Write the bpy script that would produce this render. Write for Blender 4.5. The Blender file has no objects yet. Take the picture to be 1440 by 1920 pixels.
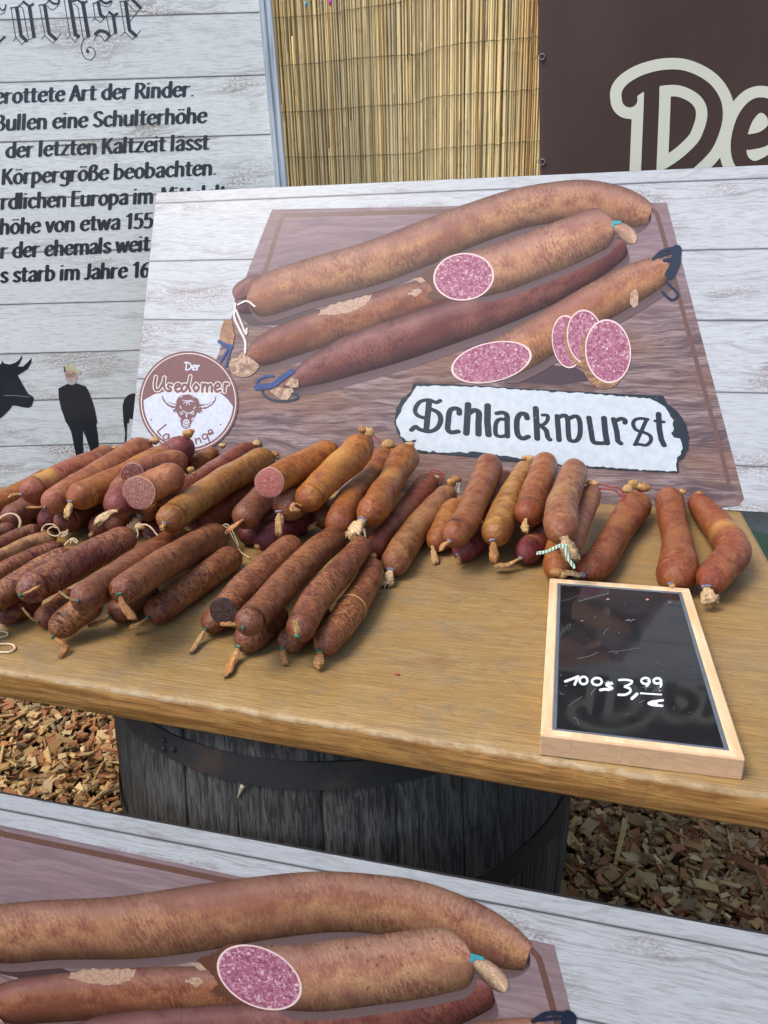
import bpy, math, random
import numpy as np
from mathutils import Matrix, Vector

SC = bpy.context.scene
COL = SC.collection
random.seed(7)
RNG = np.random.default_rng(7)

# ---------------------------------------------------------------- camera
FPX, CAMH = 1400.0, 0.50              # focal length in photo pixels; height above the table top (z = 0)
def _basis():
    y = np.array([1090 - 720, 424 - 960, FPX], float); y /= np.linalg.norm(y)
    x = -np.array([-4300 - 720, 578 - 960, FPX], float); x -= x.dot(y) * y; x /= np.linalg.norm(x)
    return np.stack([x, y, np.cross(x, y)], 1)
MC = _basis()                          # world -> camera (right, down, forward)
EYE = np.array([0, 0, CAMH])
cam_data = bpy.data.cameras.new("camera")
cam = bpy.data.objects.new("camera", cam_data)
COL.objects.link(cam)
cam_data.sensor_fit = 'VERTICAL'
cam_data.sensor_height = 24.0
cam_data.lens = FPX / 1920.0 * 24.0
cam_data.clip_start = 0.02
cam_data.clip_end = 200.0
_r = MC.T
cam.matrix_world = Matrix(((_r[0, 0], -_r[0, 1], -_r[0, 2], 0), (_r[1, 0], -_r[1, 1], -_r[1, 2], 0),
                           (_r[2, 0], -_r[2, 1], -_r[2, 2], CAMH), (0, 0, 0, 1)))
SC.camera = cam

# ---------------------------------------------------------------- sky, sun, exposure
SUN_EL, SUN_AZ = math.radians(59), math.radians(-127)     # azimuth from +Y towards +X
world = bpy.data.worlds.new("World"); SC.world = world
world.use_nodes = True
wt = world.node_tree
bg = wt.nodes["Background"]
sky = wt.nodes.new("ShaderNodeTexSky"); sky.sky_type = 'NISHITA'; sky.sun_disc = False
sky.sun_elevation = SUN_EL; sky.sun_rotation = SUN_AZ
sky.air_density = 1.0; sky.dust_density = 2.2; sky.ozone_density = 1.0
wt.links.new(sky.outputs[0], bg.inputs[0]); bg.inputs[1].default_value = 0.14
sun_data = bpy.data.lights.new("sun", 'SUN'); sun_data.energy = 1.3; sun_data.angle = math.radians(26)
sun_data.color = (1.0, 0.93, 0.82)
sun = bpy.data.objects.new("sun", sun_data); COL.objects.link(sun)
_d = Vector((math.sin(SUN_AZ) * math.cos(SUN_EL), math.cos(SUN_AZ) * math.cos(SUN_EL), math.sin(SUN_EL)))
sun.rotation_euler = _d.to_track_quat('Z', 'Y').to_euler()
sun.location = (-2, -1, 4)
vs = SC.view_settings
vs.view_transform = 'Standard'; vs.look = 'None'; vs.exposure = 1.08; vs.gamma = 1.0; vs.use_curve_mapping = False

# ---------------------------------------------------------------- geometry helpers
def ray(px, py): return MC.T @ np.array([px - 720, py - 960, FPX])
def at_z(px, py, z):
    d = ray(px, py); return EYE + d * ((z - CAMH) / d[2])
def on_plane(px, py, p, n):
    d = ray(px, py); return EYE + d * (np.dot(np.array(p) - EYE, n) / np.dot(d, n))

def obj(name, verts, faces, mat=None, parent=None, smooth=False, uv=None, col=None):
    me = bpy.data.meshes.new(name)
    me.from_pydata([tuple(map(float, v)) for v in verts], [], [tuple(int(i) for i in f) for f in faces])
    if smooth: me.polygons.foreach_set('use_smooth', [True] * len(me.polygons))
    if uv is not None:
        li = np.zeros(len(me.loops), np.int32); me.loops.foreach_get('vertex_index', li)
        lay = me.uv_layers.new(name='UVMap')
        lay.data.foreach_set('uv', np.asarray(uv, np.float32)[li].ravel())
    if col is not None:
        at = me.color_attributes.new('tint', 'FLOAT_COLOR', 'POINT')
        c = np.asarray(col, np.float32)
        if c.shape[1] == 3: c = np.c_[c, np.ones(len(c), np.float32)]
        at.data.foreach_set('color', c.ravel())
    if mat is not None:
        for m in (mat if isinstance(mat, (list, tuple)) else [mat]): me.materials.append(m)
    me.update()
    o = bpy.data.objects.new(name, me); COL.objects.link(o)
    if parent is not None: o.parent = parent
    return o

def empty(name, loc=(0, 0, 0), rot=(0, 0, 0)):
    o = bpy.data.objects.new(name, None); COL.objects.link(o)
    o.location = loc; o.rotation_euler = rot; o.empty_display_size = 0.05
    return o

def tag(o, label=None, cat=None, group=None, kind=None):
    if label: o['label'] = label
    if cat: o['category'] = cat
    if group: o['group'] = group
    if kind: o['kind'] = kind
    return o

class MB:
    """collects simple solids into one mesh"""
    def __init__(s): s.v, s.f = [], []
    def add(s, v, f):
        b = len(s.v); s.v += [tuple(p) for p in v]; s.f += [tuple(i + b for i in q) for q in f]
    def box(s, c, d, R=None, bev=0.0):
        c = np.array(c, float); h = np.array(d, float) / 2
        if bev <= 0:
            P = [np.array((x, y, z)) * h for z in (-1, 1) for y in (-1, 1) for x in (-1, 1)]
            F = [(0, 2, 3, 1), (4, 5, 7, 6), (0, 1, 5, 4), (2, 6, 7, 3), (0, 4, 6, 2), (1, 3, 7, 5)]
        else:
            P, F, idx = [], [], {}
            for sx in (-1, 1):
                for sy in (-1, 1):
                    for sz in (-1, 1):
                        for a in range(3):
                            q = np.array((sx, sy, sz)) * (h - bev); q[a] = (sx, sy, sz)[a] * h[a]
                            idx[(sx, sy, sz, a)] = len(P); P.append(q)
            for a in range(3):
                b, c2 = (a + 1) % 3, (a + 2) % 3
                for s1 in (-1, 1):
                    k = []
                    for u, w in ((-1, -1), (1, -1), (1, 1), (-1, 1)):
                        q = [0, 0, 0]; q[a] = s1; q[b] = u; q[c2] = w; k.append(idx[(*q, a)])
                    F.append(tuple(k if s1 > 0 else k[::-1]))
                for u in (-1, 1):
                    for w in (-1, 1):
                        q = [0, 0, 0]; q[b] = u; q[c2] = w
                        q[a] = -1; k1 = idx[(*q, b)]; k2 = idx[(*q, c2)]
                        q[a] = 1; k3 = idx[(*q, c2)]; k4 = idx[(*q, b)]
                        F.append((k1, k2, k3, k4) if u * w > 0 else (k4, k3, k2, k1))
            for sx in (-1, 1):
                for sy in (-1, 1):
                    for sz in (-1, 1):
                        k = [idx[(sx, sy, sz, a)] for a in range(3)]
                        F.append(tuple(k if sx * sy * sz > 0 else k[::-1]))
        P = np.array(P)
        if R is not None: P = P @ np.array(R).T
        s.add(P + c, F)
    def build(s, name, mat, parent=None, smooth=False): return obj(name, s.v, s.f, mat, parent, smooth)

def crom(pts, n=12, closed=False):
    """Catmull-Rom through the points, n samples per span"""
    P = np.array(pts, float); m = len(P)
    if m == 2 and not closed: return np.array([P[0] + (P[1] - P[0]) * t for t in np.linspace(0, 1, n + 1)])
    Q = np.vstack([P[-1:], P, P[:2]]) if closed else np.vstack([2 * P[:1] - P[1:2], P, 2 * P[-1:] - P[-2:-1]])
    out = []
    for i in range(m if closed else m - 1):
        p0, p1, p2, p3 = Q[i], Q[i + 1], Q[i + 2], Q[i + 3]
        for u in np.linspace(0, 1, n, endpoint=False):
            out.append(.5 * (2 * p1 + (p2 - p0) * u + (2 * p0 - 5 * p1 + 4 * p2 - p3) * u * u + (3 * p1 - p0 - 3 * p2 + p3) * u ** 3))
    if not closed: out.append(P[-1])
    return np.array(out)

def frames(P):
    T = np.gradient(P, axis=0); T /= np.linalg.norm(T, axis=1)[:, None] + 1e-12
    up = np.array([0, 0, 1.0])
    if abs(T[0] @ up) > .95: up = np.array([0, 1.0, 0])
    n = up - T[0] * (up @ T[0]); n /= np.linalg.norm(n); Ns = [n]
    for i in range(1, len(P)):
        n = Ns[-1] - T[i] * (Ns[-1] @ T[i]); n /= np.linalg.norm(n); Ns.append(n)
    N = np.array(Ns); return T, N, np.cross(T, N)

def tube(P, R, seg=10, shape=None, cap=True):
    """swept tube; R per point; shape(i, ang) scales the section"""
    P = np.asarray(P, float); R = np.broadcast_to(np.asarray(R, float), (len(P),))
    T, N, B = frames(P)
    a = np.linspace(0, 2 * np.pi, seg, endpoint=False)
    V = []
    for i in range(len(P)):
        k = np.ones(seg) if shape is None else shape(i, a)
        if isinstance(k, tuple): ka, kb = k
        else: ka = kb = k
        V.append(P[i] + R[i] * (np.cos(a)[:, None] * N[i] * np.reshape(ka, (-1, 1)) + np.sin(a)[:, None] * B[i] * np.reshape(kb, (-1, 1))))
    V = np.concatenate(V); F = []
    for i in range(len(P) - 1):
        for j in range(seg):
            F.append((i * seg + j, i * seg + (j + 1) % seg, (i + 1) * seg + (j + 1) % seg, (i + 1) * seg + j))
    if cap:
        F.append(tuple(range(seg))[::-1]); F.append(tuple((len(P) - 1) * seg + j for j in range(seg)))
    return V, F

# ---------- flat shapes: strokes turned into clean outlines (marching squares on a distance field)
def seg_dist(X, Y, A, B):
    """least distance of grid points to segments A-B"""
    out = np.full(X.shape, 1e9)
    for (ax, ay), (bx, by) in zip(A, B):
        dx, dy = bx - ax, by - ay; L = dx * dx + dy * dy + 1e-12
        t = np.clip(((X - ax) * dx + (Y - ay) * dy) / L, 0, 1)
        np.minimum(out, np.hypot(X - ax - t * dx, Y - ay - t * dy), out=out)
    return out

def stroke_field(strokes, nib):
    """strokes: list of polylines (optionally with own width); nib: (half width along angle, half width across, angle)"""
    a, b, th = nib
    c, s = math.cos(th), math.sin(th)
    def tr(x, y): return (c * x + s * y) / a, (-s * x + c * y) / b
    def fn(X, Y):
        U, V = tr(X, Y); D = np.full(X.shape, 1e9)
        for st in strokes:
            k = 1.0
            if isinstance(st, tuple): st, k = st
            p = np.array(st, float); u, v = tr(p[:, 0], p[:, 1]); q = np.stack([u, v], 1)
            if len(q) == 1: q = np.vstack([q, q + 1e-6])
            D = np.minimum(D, seg_dist(U, V, q[:-1], q[1:]) / k)
        return (D - 1.0) * min(a, b)
    return fn

def poly_field(poly):
    p = np.array(poly, float); q = np.roll(p, -1, 0)
    def fn(X, Y):
        ins = np.zeros(X.shape, bool)
        for (ax, ay), (bx, by) in zip(p, q):
            if ay == by: continue
            c = ((ay > Y) != (by > Y)) & (X < (bx - ax) * (Y - ay) / (by - ay) + ax); ins ^= c
        d = seg_dist(X, Y, p, q); return np.where(ins, -d, d)
    return fn
def f_or(*f): return lambda X, Y: np.minimum.reduce([g(X, Y) for g in f])
def f_sub(a, b): return lambda X, Y: np.maximum(a(X, Y), -b(X, Y))
def f_and(a, b): return lambda X, Y: np.maximum(a(X, Y), b(X, Y))
def f_off(a, r): return lambda X, Y: a(X, Y) - r
def ell(cx, cy, rx, ry): return lambda X, Y: (np.hypot((X - cx) / rx, (Y - cy) / ry) - 1) * min(rx, ry)

def march(fn, box, h, run=10 ** 6):
    """polygons covering fn < 0"""
    x0, y0, x1, y1 = box
    nx, ny = max(2, int((x1 - x0) / h) + 2), max(2, int((y1 - y0) / h) + 2)
    xs = x0 + np.arange(nx) * h; ys = y0 + np.arange(ny) * h
    X, Y = np.meshgrid(xs, ys); F = fn(X, Y)
    F = np.where(np.abs(F) < 1e-9, 1e-9, F)
    I = F < 0
    V, P = [], []
    full = I[:-1, :-1] & I[:-1, 1:] & I[1:, :-1] & I[1:, 1:]
    anyc = I[:-1, :-1] | I[:-1, 1:] | I[1:, :-1] | I[1:, 1:]
    for j in range(ny - 1):
        row = full[j]; i = 0
        if not row.any(): continue
        d = np.diff(np.r_[0, row.astype(int), 0]); st, en = np.where(d == 1)[0], np.where(d == -1)[0]
        for a, b in [(q, min(q + run, e)) for s_, e in zip(st, en) for q in range(s_, e, run)]:
            k = len(V); V += [(xs[a], ys[j]), (xs[b], ys[j]), (xs[b], ys[j + 1]), (xs[a], ys[j + 1])]; P.append((k, k + 1, k + 2, k + 3))
    for j, i in zip(*np.where(anyc & ~full)):
        c = [(j, i), (j, i + 1), (j + 1, i + 1), (j + 1, i)]; k = len(V); n = 0
        for q in range(4):
            (ja, ia), (jb, ib) = c[q], c[(q + 1) % 4]; fa, fb = F[ja, ia], F[jb, ib]
            if fa < 0: V.append((xs[ia], ys[ja])); n += 1
            if (fa < 0) != (fb < 0):
                t = fa / (fa - fb); V.append((xs[ia] + t * (xs[ib] - xs[ia]), ys[ja] + t * (ys[jb] - ys[ja]))); n += 1
        if n >= 3: P.append(tuple(range(k, k + n)))
        else: del V[k:]
    return V, P

class Flat:
    """flat shapes drawn in one coordinate frame and laid on a surface through a mapping"""
    def __init__(s): s.v, s.f = [], []
    def add(s, V, P, fn):
        b = len(s.v); s.v += [tuple(fn(x, y)) for x, y in V]; s.f += [tuple(i + b for i in p) for p in P]
    def field(s, f, box, h, fn, run=10 ** 6): s.add(*march(f, box, h, run), fn)
    def poly(s, pts, fn): s.add(pts, [tuple(range(len(pts)))], fn)
    def build(s, name, mat, parent):
        # faces all look along +z of the parent
        o = obj(name, s.v, s.f, mat, parent)
        me = o.data
        for p in me.polygons:
            if p.normal.z < 0: p.flip()
        me.update(); return o

# ---------------------------------------------------------------- material helpers
class NT:
    def __init__(s, name, rough=.5, spec=.5):
        s.m = bpy.data.materials.new(name); s.m.use_nodes = True
        s.t = s.m.node_tree; s.b = s.t.nodes["Principled BSDF"]
        s.b.inputs['Roughness'].default_value = rough; s.b.inputs['Specular IOR Level'].default_value = spec
        s.co = s.n('ShaderNodeTexCoord')
    def n(s, t): return s.t.nodes.new(t)
    def l(s, a, b): s.t.links.new(a, b)
    def put(s, sock, v):
        if hasattr(v, 'is_output'): s.l(v, sock)
        else: sock.default_value = v
    def obj(s): return s.co.outputs['Object']
    def uv(s): return s.co.outputs['UV']
    def mapv(s, v, scale=(1, 1, 1), loc=(0, 0, 0), rot=(0, 0, 0)):
        k = s.n('ShaderNodeMapping'); s.put(k.inputs[0], v); k.inputs['Scale'].default_value = scale
        k.inputs['Location'].default_value = loc; k.inputs['Rotation'].default_value = rot; return k.outputs[0]
    def vadd(s, a, b):
        k = s.n('ShaderNodeVectorMath'); k.operation = 'ADD'; s.put(k.inputs[0], a); s.put(k.inputs[1], b); return k.outputs[0]
    def noise(s, v, scale, detail=4, rough=.55, dist=0.0, out=0):
        k = s.n('ShaderNodeTexNoise'); s.put(k.inputs['Vector'], v); k.inputs['Scale'].default_value = scale
        k.inputs['Detail'].default_value = detail; k.inputs['Roughness'].default_value = rough; k.inputs['Distortion'].default_value = dist
        return k.outputs[out]
    def voro(s, v, scale, feat='F1', out=0, rnd=1.0):
        k = s.n('ShaderNodeTexVoronoi'); k.feature = feat; s.put(k.inputs['Vector'], v); k.inputs['Scale'].default_value = scale
        k.inputs['Randomness'].default_value = rnd; return k.outputs[out]
    def ramp(s, v, stops, interp='LINEAR'):
        k = s.n('ShaderNodeValToRGB'); s.put(k.inputs[0], v); e = k.color_ramp.elements; k.color_ramp.interpolation = interp
        while len(e) < len(stops): e.new(.5)
        for q, (p, c) in zip(e, stops):
            q.position = p; q.color = (*c, 1) if isinstance(c, (tuple, list)) else (c, c, c, 1)
        return k.outputs[0]
    def mix(s, f, a, b, mode='MIX'):
        k = s.n('ShaderNodeMix'); k.data_type = 'RGBA'; k.blend_type = mode
        s.put(k.inputs[0], f)
        for i, v in ((6, a), (7, b)):
            s.put(k.inputs[i], v if hasattr(v, 'is_output') else (*v, 1))
        return k.outputs[2]
    def math(s, op, a, b=0.0, clamp=False):
        k = s.n('ShaderNodeMath'); k.operation = op; k.use_clamp = clamp; s.put(k.inputs[0], a); s.put(k.inputs[1], b); return k.outputs[0]
    def sep(s, v):
        k = s.n('ShaderNodeSeparateXYZ'); s.put(k.inputs[0], v); return k.outputs
    def comb(s, x, y, z=0.0):
        k = s.n('ShaderNodeCombineXYZ'); s.put(k.inputs[0], x); s.put(k.inputs[1], y); s.put(k.inputs[2], z); return k.outputs[0]
    def bump(s, h, strength=.3, dist=.002):
        k = s.n('ShaderNodeBump'); s.put(k.inputs['Height'], h); k.inputs['Strength'].default_value = strength; k.inputs['Distance'].default_value = dist
        s.l(k.outputs[0], s.b.inputs['Normal'])
    def color(s, c): s.put(s.b.inputs['Base Color'], c if hasattr(c, 'is_output') else (*c, 1))
    def rough(s, r): s.put(s.b.inputs['Roughness'], r)
    def info(s, i):
        k = s.n('ShaderNodeObjectInfo'); return k.outputs[i]
    def attr(s, name, out='Color'):
        k = s.n('ShaderNodeAttribute'); k.attribute_name = name; return k.outputs[out]

def plain(name, c, rough=.5, spec=.5, var=.12, scale=60):
    k = NT(name, rough, spec); n = k.noise(k.obj(), scale, 4)
    k.color(k.mix(k.ramp(n, [(.3, 0), (.7, 1)]), tuple(x * (1 - var) for x in c), tuple(min(1, x * (1 + var)) for x in c)))
    return k.m

M = {}
def m_planks(name, spacing, off, base, grey, stain, rough=.32):
    """printed whitewashed planks on a laminated board: seams along x, grain, stains"""
    k = NT(name, rough, .5); v = k.obj(); o = k.sep(v)
    t = k.math('DIVIDE', k.math('ADD', o[1], off), spacing)
    wob = k.math('MULTIPLY', k.math('SUBTRACT', k.noise(k.comb(o[0], 0.0, k.math('FLOOR', t)), 2.0, 2), .5), .02)
    t = k.math('ADD', t, wob)
    idn = k.math('FLOOR', t); fr = k.math('FRACT', t)
    gv = k.comb(k.math('ADD', k.math('MULTIPLY', o[0], 5.0), k.math('MULTIPLY', idn, 7.31)), k.math('MULTIPLY', o[1], 150.0), k.math('MULTIPLY', idn, 3.7))
    warp = k.noise(k.comb(k.math('MULTIPLY', o[0], 4.0), k.math('MULTIPLY', o[1], 14.0), idn), 1.0, 3)
    gv = k.vadd(gv, k.comb(0.0, k.math('MULTIPLY', warp, 14.0), 0.0))
    g = k.noise(gv, 1.0, 5, .65)
    fine = k.noise(k.comb(k.math('MULTIPLY', o[0], 30.0), k.math('MULTIPLY', o[1], 420.0), idn), 1.0, 4, .7)
    region = k.noise(k.comb(k.math('MULTIPLY', o[0], 3.2), k.math('MULTIPLY', o[1], 8.0), k.math('MULTIPLY', idn, 11.7)), 1.0, 4)
    crack = k.ramp(g, [(.50, 0), (.585, 1)])
    crack = k.math('MULTIPLY', crack, k.ramp(region, [(.40, .10), (.60, 1)]))
    c = k.mix(k.math('MULTIPLY', crack, .52), base, grey)
    c = k.mix(k.math('MULTIPLY', k.ramp(fine, [(.50, 0), (.62, 1)]), .42), c, grey)
    speck = k.noise(k.comb(k.math('MULTIPLY', o[0], 160.0), k.math('MULTIPLY', o[1], 260.0), 0.0), 1.0, 3, .7)
    st = k.math('MULTIPLY', k.ramp(region, [(.53, 0), (.64, 1)]), k.ramp(speck, [(.46, 0), (.56, 1)]))
    c = k.mix(k.math('MULTIPLY', st, .8), c, stain)
    knot = k.voro(k.comb(k.math('ADD', k.math('MULTIPLY', o[0], 2.6), k.math('MULTIPLY', idn, 5.13)), k.math('MULTIPLY', o[1], 9.0), idn), 1.0, 'F1', 0)
    kn = k.math('MULTIPLY', k.ramp(knot, [(.03, 1), (.10, 0)]), k.ramp(speck, [(.3, .4), (.6, 1)]))
    c = k.mix(k.math('MULTIPLY', kn, .85), c, (.08, .06, .06))
    pl = k.noise(k.comb(idn, 3.3, 1.7), 5.0, 0)
    c = k.mix(k.ramp(pl, [(.35, 0), (.65, .22)]), c, tuple(x * .72 for x in base))
    d = k.math('ABSOLUTE', k.math('SUBTRACT', fr, .5))
    c = k.mix(k.ramp(d, [(.472, 0), (.488, .35), (.494, .95)]), c, (.07, .06, .07))
    k.color(c); k.rough(k.ramp(fine, [(.3, rough - .05), (.7, rough + .1)])); return k.m

M['planks_show'] = m_planks('printed_planks_show', .1375, -.084, (.46, .478, .49), (.17, .145, .145), (.20, .12, .105), .33)
M['planks_info'] = m_planks('printed_planks_info', .1195, -0.2288, (.80, .82, .78), (.27, .25, .22), (.28, .19, .12), .30)

def m_oak():
    k = NT('oak_slab', .52, .4); o = k.sep(k.obj())
    warp = k.noise(k.comb(k.math('MULTIPLY', o[0], 2.2), k.math('MULTIPLY', o[1], 7.0), k.math('MULTIPLY', o[2], 7.0)), 1.0, 3)
    gv = k.comb(k.math('ADD', k.math('MULTIPLY', o[0], 6.0), k.math('MULTIPLY', o[1], 58.7)), k.math('ADD', k.math('MULTIPLY', o[1], 95.0), k.math('MULTIPLY', warp, 9.0)), k.math('MULTIPLY', o[2], 120.0))
    g = k.noise(gv, 1.0, 6, .68)
    fine = k.noise(k.comb(k.math('ADD', k.math('MULTIPLY', o[0], 14.0), k.math('MULTIPLY', k.math('ADD', o[1], o[2]), 321.4)), k.math('MULTIPLY', o[1], 520.0), k.math('MULTIPLY', o[2], 480.0)), 1.0, 4, .72)
    blot = k.noise(k.mapv(k.obj(), (5, 9, 3), (.3, .2, 0), (.3, .2, .62)), 1.0, 5, .6, 1.3)
    c = k.mix(k.ramp(g, [(.34, 0), (.66, 1)]), (.265, .152, .045), (.345, .212, .070))
    c = k.mix(k.ramp(blot, [(.42, 0), (.58, .6)]), c, (.30, .205, .092))
    c = k.mix(k.ramp(blot, [(.56, 0), (.68, .55)]), c, (.19, .095, .030))
    grey = k.noise(k.mapv(k.obj(), (14, 20, 9), (4, 1, 0), (.2, .4, -.47)), 1.0, 5, .65, 1.5)
    c = k.mix(k.ramp(grey, [(.52, 0), (.62, .5)]), c, (.215, .165, .095))
    c = k.mix(k.ramp(fine, [(.50, 0), (.58, .42)]), c, (.15, .078, .028))
    c = k.mix(k.ramp(fine, [(.40, .38), (.48, 0)]), c, (.42, .275, .115))
    # worn pale arris and the raw sawn front face
    tick = k.noise(k.comb(k.math('ADD', k.math('MULTIPLY', o[0], 85.0), k.math('MULTIPLY', k.math('ADD', o[1], o[2]), 1456.2)), k.math('MULTIPLY', o[1], 900.0), k.math('MULTIPLY', o[2], 900.0)), 1.0, 3, .75)
    c = k.mix(k.math('MULTIPLY', k.ramp(tick, [(.53, 0), (.60, 1)]), .55), c, (.10, .055, .022))
    topness = k.ramp(o[2], [(0.0, 0), (1.0, 1)])
    side = k.ramp(k.math('MULTIPLY', o[2], -40.0), [(.14, 0), (.32, 1)])
    rawg = k.mix(k.ramp(g, [(.41, 0), (.59, 1)]), (.20, .085, .020), (.40, .21, .062))
    rawg = k.mix(k.ramp(fine, [(.53, 0), (.62, .7)]), rawg, (.13, .055, .018))
    c = k.mix(side, c, rawg)
    edge = k.ramp(k.math('ABSOLUTE', k.math('ADD', o[2], .0040)), [(.0018, 1), (.0036, 0)])
    chip = k.noise(k.comb(k.math('MULTIPLY', o[0], 40.0), k.math('MULTIPLY', o[2], 60.0), 0.0), 1.0, 4, .7)
    scr = k.voro(k.mapv(k.obj(), (9, 26, 9), (0, 0, 0), (0, 0, .5)), 1.0, 'DISTANCE_TO_EDGE')
    c = k.mix(k.math('MULTIPLY', k.ramp(scr, [(.0, .35), (.012, 0)]), k.ramp(blot, [(.45, 0), (.55, 1)])), c, (.13, .085, .045))
    c = k.mix(k.math('MULTIPLY', edge, k.ramp(chip, [(.42, 0), (.56, .75)])), c, (.40, .31, .185))
    k.color(c); k.rough(k.ramp(blot, [(.3, .42), (.7, .62)]))
    k.bump(k.math('ADD', k.math('MULTIPLY', g, .6), fine), .35, .0008); return k.m
M['oak'] = m_oak()

def m_casing(name, mottled):
    """smoked sausage skin: colour from the object's own colour, blotches, fine rings round the body, wrinkles"""
    k = NT(name, .42, .42 if mottled else .34); oc = k.info('Color'); rnd = k.info('Random')
    off = k.comb(k.math('MULTIPLY', rnd, 37.0), k.math('MULTIPLY', rnd, 91.0), k.math('MULTIPLY', rnd, 53.0))
    p = k.vadd(k.obj(), off); u = k.sep(k.uv())
    uvw = k.comb(k.math('ADD', u[0], k.math('MULTIPLY', rnd, 9.0)), u[1], 0.0)
    wrp = k.vadd(uvw, k.mapv(k.noise(p, 60, 2, .5, 0, 1), (.012, .012, 0)))
    ring = k.noise(k.mapv(wrp, (400, 95, 1)), 1.0, 5, .66, .6)
    crease = k.noise(k.mapv(wrp, (130, 42, 1)), 1.0, 4, .6, 1.2)
    fine = k.noise(k.mapv(wrp, (900, 500, 1)), 1.0, 3, .6)
    blot = k.noise(p, 42, 6, .68, .6)
    big = k.noise(p, 9, 3, .55)
    dark = k.mix(1.0, oc, (.42, .26, .36) if not mottled else (.48, .34, .44), 'MULTIPLY')
    light = k.mix(1.0, oc, (1.10, 1.26, 1.06), 'MULTIPLY') if not mottled else k.mix(.22, (.44, .20, .066), oc)
    if mottled:
        c = k.mix(k.ramp(blot, [(.42, 0), (.56, 1)]), dark, oc)
        vein = k.noise(k.vadd(p, k.mapv(k.noise(p, 45, 2, .5, 0, 1), (.03, .03, .03))), 58, 3, .6, 1.2)
        vm = k.ramp(k.math('ABSOLUTE', k.math('SUBTRACT', vein, .5)), [(.0, 1), (.022, .4), (.05, 0)])
        c = k.mix(k.math('MULTIPLY', vm, k.ramp(big, [(.42, .1), (.58, .9)])), c, light)
        c = k.mix(k.math('MULTIPLY', k.ramp(ring, [(.50, 0), (.57, 1)]), k.ramp(big, [(.40, .30), (.60, .72)])), c, light)
        c = k.mix(k.math('MULTIPLY', k.ramp(ring, [(.40, 1), (.48, 0)]), .85), c, dark)
    else:
        c = k.mix(k.ramp(big, [(.42, 0), (.58, 1)]), oc, light)
        c = k.mix(k.math('MULTIPLY', k.ramp(blot, [(.47, 0), (.60, 1)]), .58), c, dark)
        c = k.mix(k.math('MULTIPLY', k.ramp(ring, [(.49, 0), (.57, 1)]), k.ramp(big, [(.40, .85), (.60, .45)])), c, dark)
        c = k.mix(k.math('MULTIPLY', k.ramp(fine, [(.54, 0), (.62, 1)]), .4), c, dark)
    endm = k.sep(k.attr('tint', 'Vector'))[0]
    em = k.ramp(k.math('ADD', endm, k.math('MULTIPLY', k.math('SUBTRACT', blot, .5), 3.2)), [(.25, 0), (1.1, .55)])
    c = k.mix(em, c, k.mix(1.0, oc, (.55, .34, .46), 'MULTIPLY'))
    pm = k.sep(k.attr('tint', 'Vector'))[1]
    c = k.mix(k.ramp(k.math('MULTIPLY', pm, k.ramp(blot, [(.3, .55), (.6, 1.2)])), [(.15, 0), (.8, .8)]), c, (.50, .255, .058))
    pale = k.noise(k.vadd(p, (5, 3, 1)), 38, 5, .7)
    c = k.mix(k.math('MULTIPLY', k.ramp(pale, [(.60, 0), (.70, 1)]), .16), c, (.40, .28, .19))
    k.color(c)
    k.rough(k.ramp(blot, [(.4, .30), (.6, .50)]))
    h = k.math('ADD', k.math('ADD', k.math('MULTIPLY', ring, .55), k.math('MULTIPLY', crease, .85)), k.math('ADD', k.math('MULTIPLY', fine, .25), k.math('MULTIPLY', blot, .9)))
    k.bump(h, 1.0, .0017); return k.m
M['s'] = m_casing('smooth_smoked_casing', False)
M['m'] = m_casing('mottled_smoked_casing', True)

def m_tail():
    k = NT('dried_casing', .48, .45); u = k.sep(k.uv()); rnd = k.info('Random'); oc = k.info('Color')
    f = k.noise(k.comb(k.math('MULTIPLY', u[0], 60.0), k.math('MULTIPLY', u[1], 9.0), k.math('MULTIPLY', rnd, 40.0)), 1.0, 4, .6, .8)
    c = k.mix(k.ramp(f, [(.35, 0), (.66, 1)]), k.mix(1.0, oc, (.42, .33, .28), 'MULTIPLY'), oc)
    tip = k.ramp(u[1], [(.75, 0), (1.0, .55)])
    c = k.mix(tip, c, k.mix(1.0, oc, (.35, .25, .2), 'MULTIPLY'))
    k.color(c); k.b.inputs['Subsurface Weight'].default_value = .12; k.b.inputs['Subsurface Scale'].default_value = .004
    k.bump(f, .7, .0016); return k.m
M['tail'] = m_tail()

def m_meat(name, meat, meat2, fat, scale, rough=.4, coord='uv', thr=.45):
    """cut sausage: ground meat with chips of fat"""
    k = NT(name, rough, .45); v = k.uv() if coord == 'uv' else k.obj()
    v = k.vadd(v, k.mapv(k.noise(v, scale * .6, 2, .5, 0, 1), (.9 / scale,) * 3))
    idc = k.voro(v, scale, 'F1', 1); d = k.voro(v, scale, 'F1', 0); e = k.voro(v, scale, 'DISTANCE_TO_EDGE', 0)
    r = k.sep(idc)
    n = k.noise(v, scale * 1.7, 4, .7)
    c = k.mix(k.ramp(n, [(.36, 0), (.64, 1)]), meat2, meat)
    chip = k.math('MULTIPLY', k.ramp(r[0], [(thr, 0), (thr + .06, 1)]), k.ramp(d, [(.22, 1), (.42, 0)]))
    c = k.mix(k.math('MULTIPLY', chip, .9), c, fat)
    small = k.math('MULTIPLY', k.ramp(k.noise(v, scale * 2.6, 3, .7), [(.6, 0), (.66, 1)]), .6)
    c = k.mix(small, c, fat)
    k.color(c); k.bump(k.math('ADD', n, chip), .5, .001); return k.m
M['cut_coarse'] = m_meat('cut_coarse', (.20, .045, .030), (.10, .022, .018), (.42, .24, .19), 420, thr=.55)
M['cut_grey'] = m_meat('cut_grey', (.34, .14, .115), (.20, .065, .055), (.56, .44, .37), 420)
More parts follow.
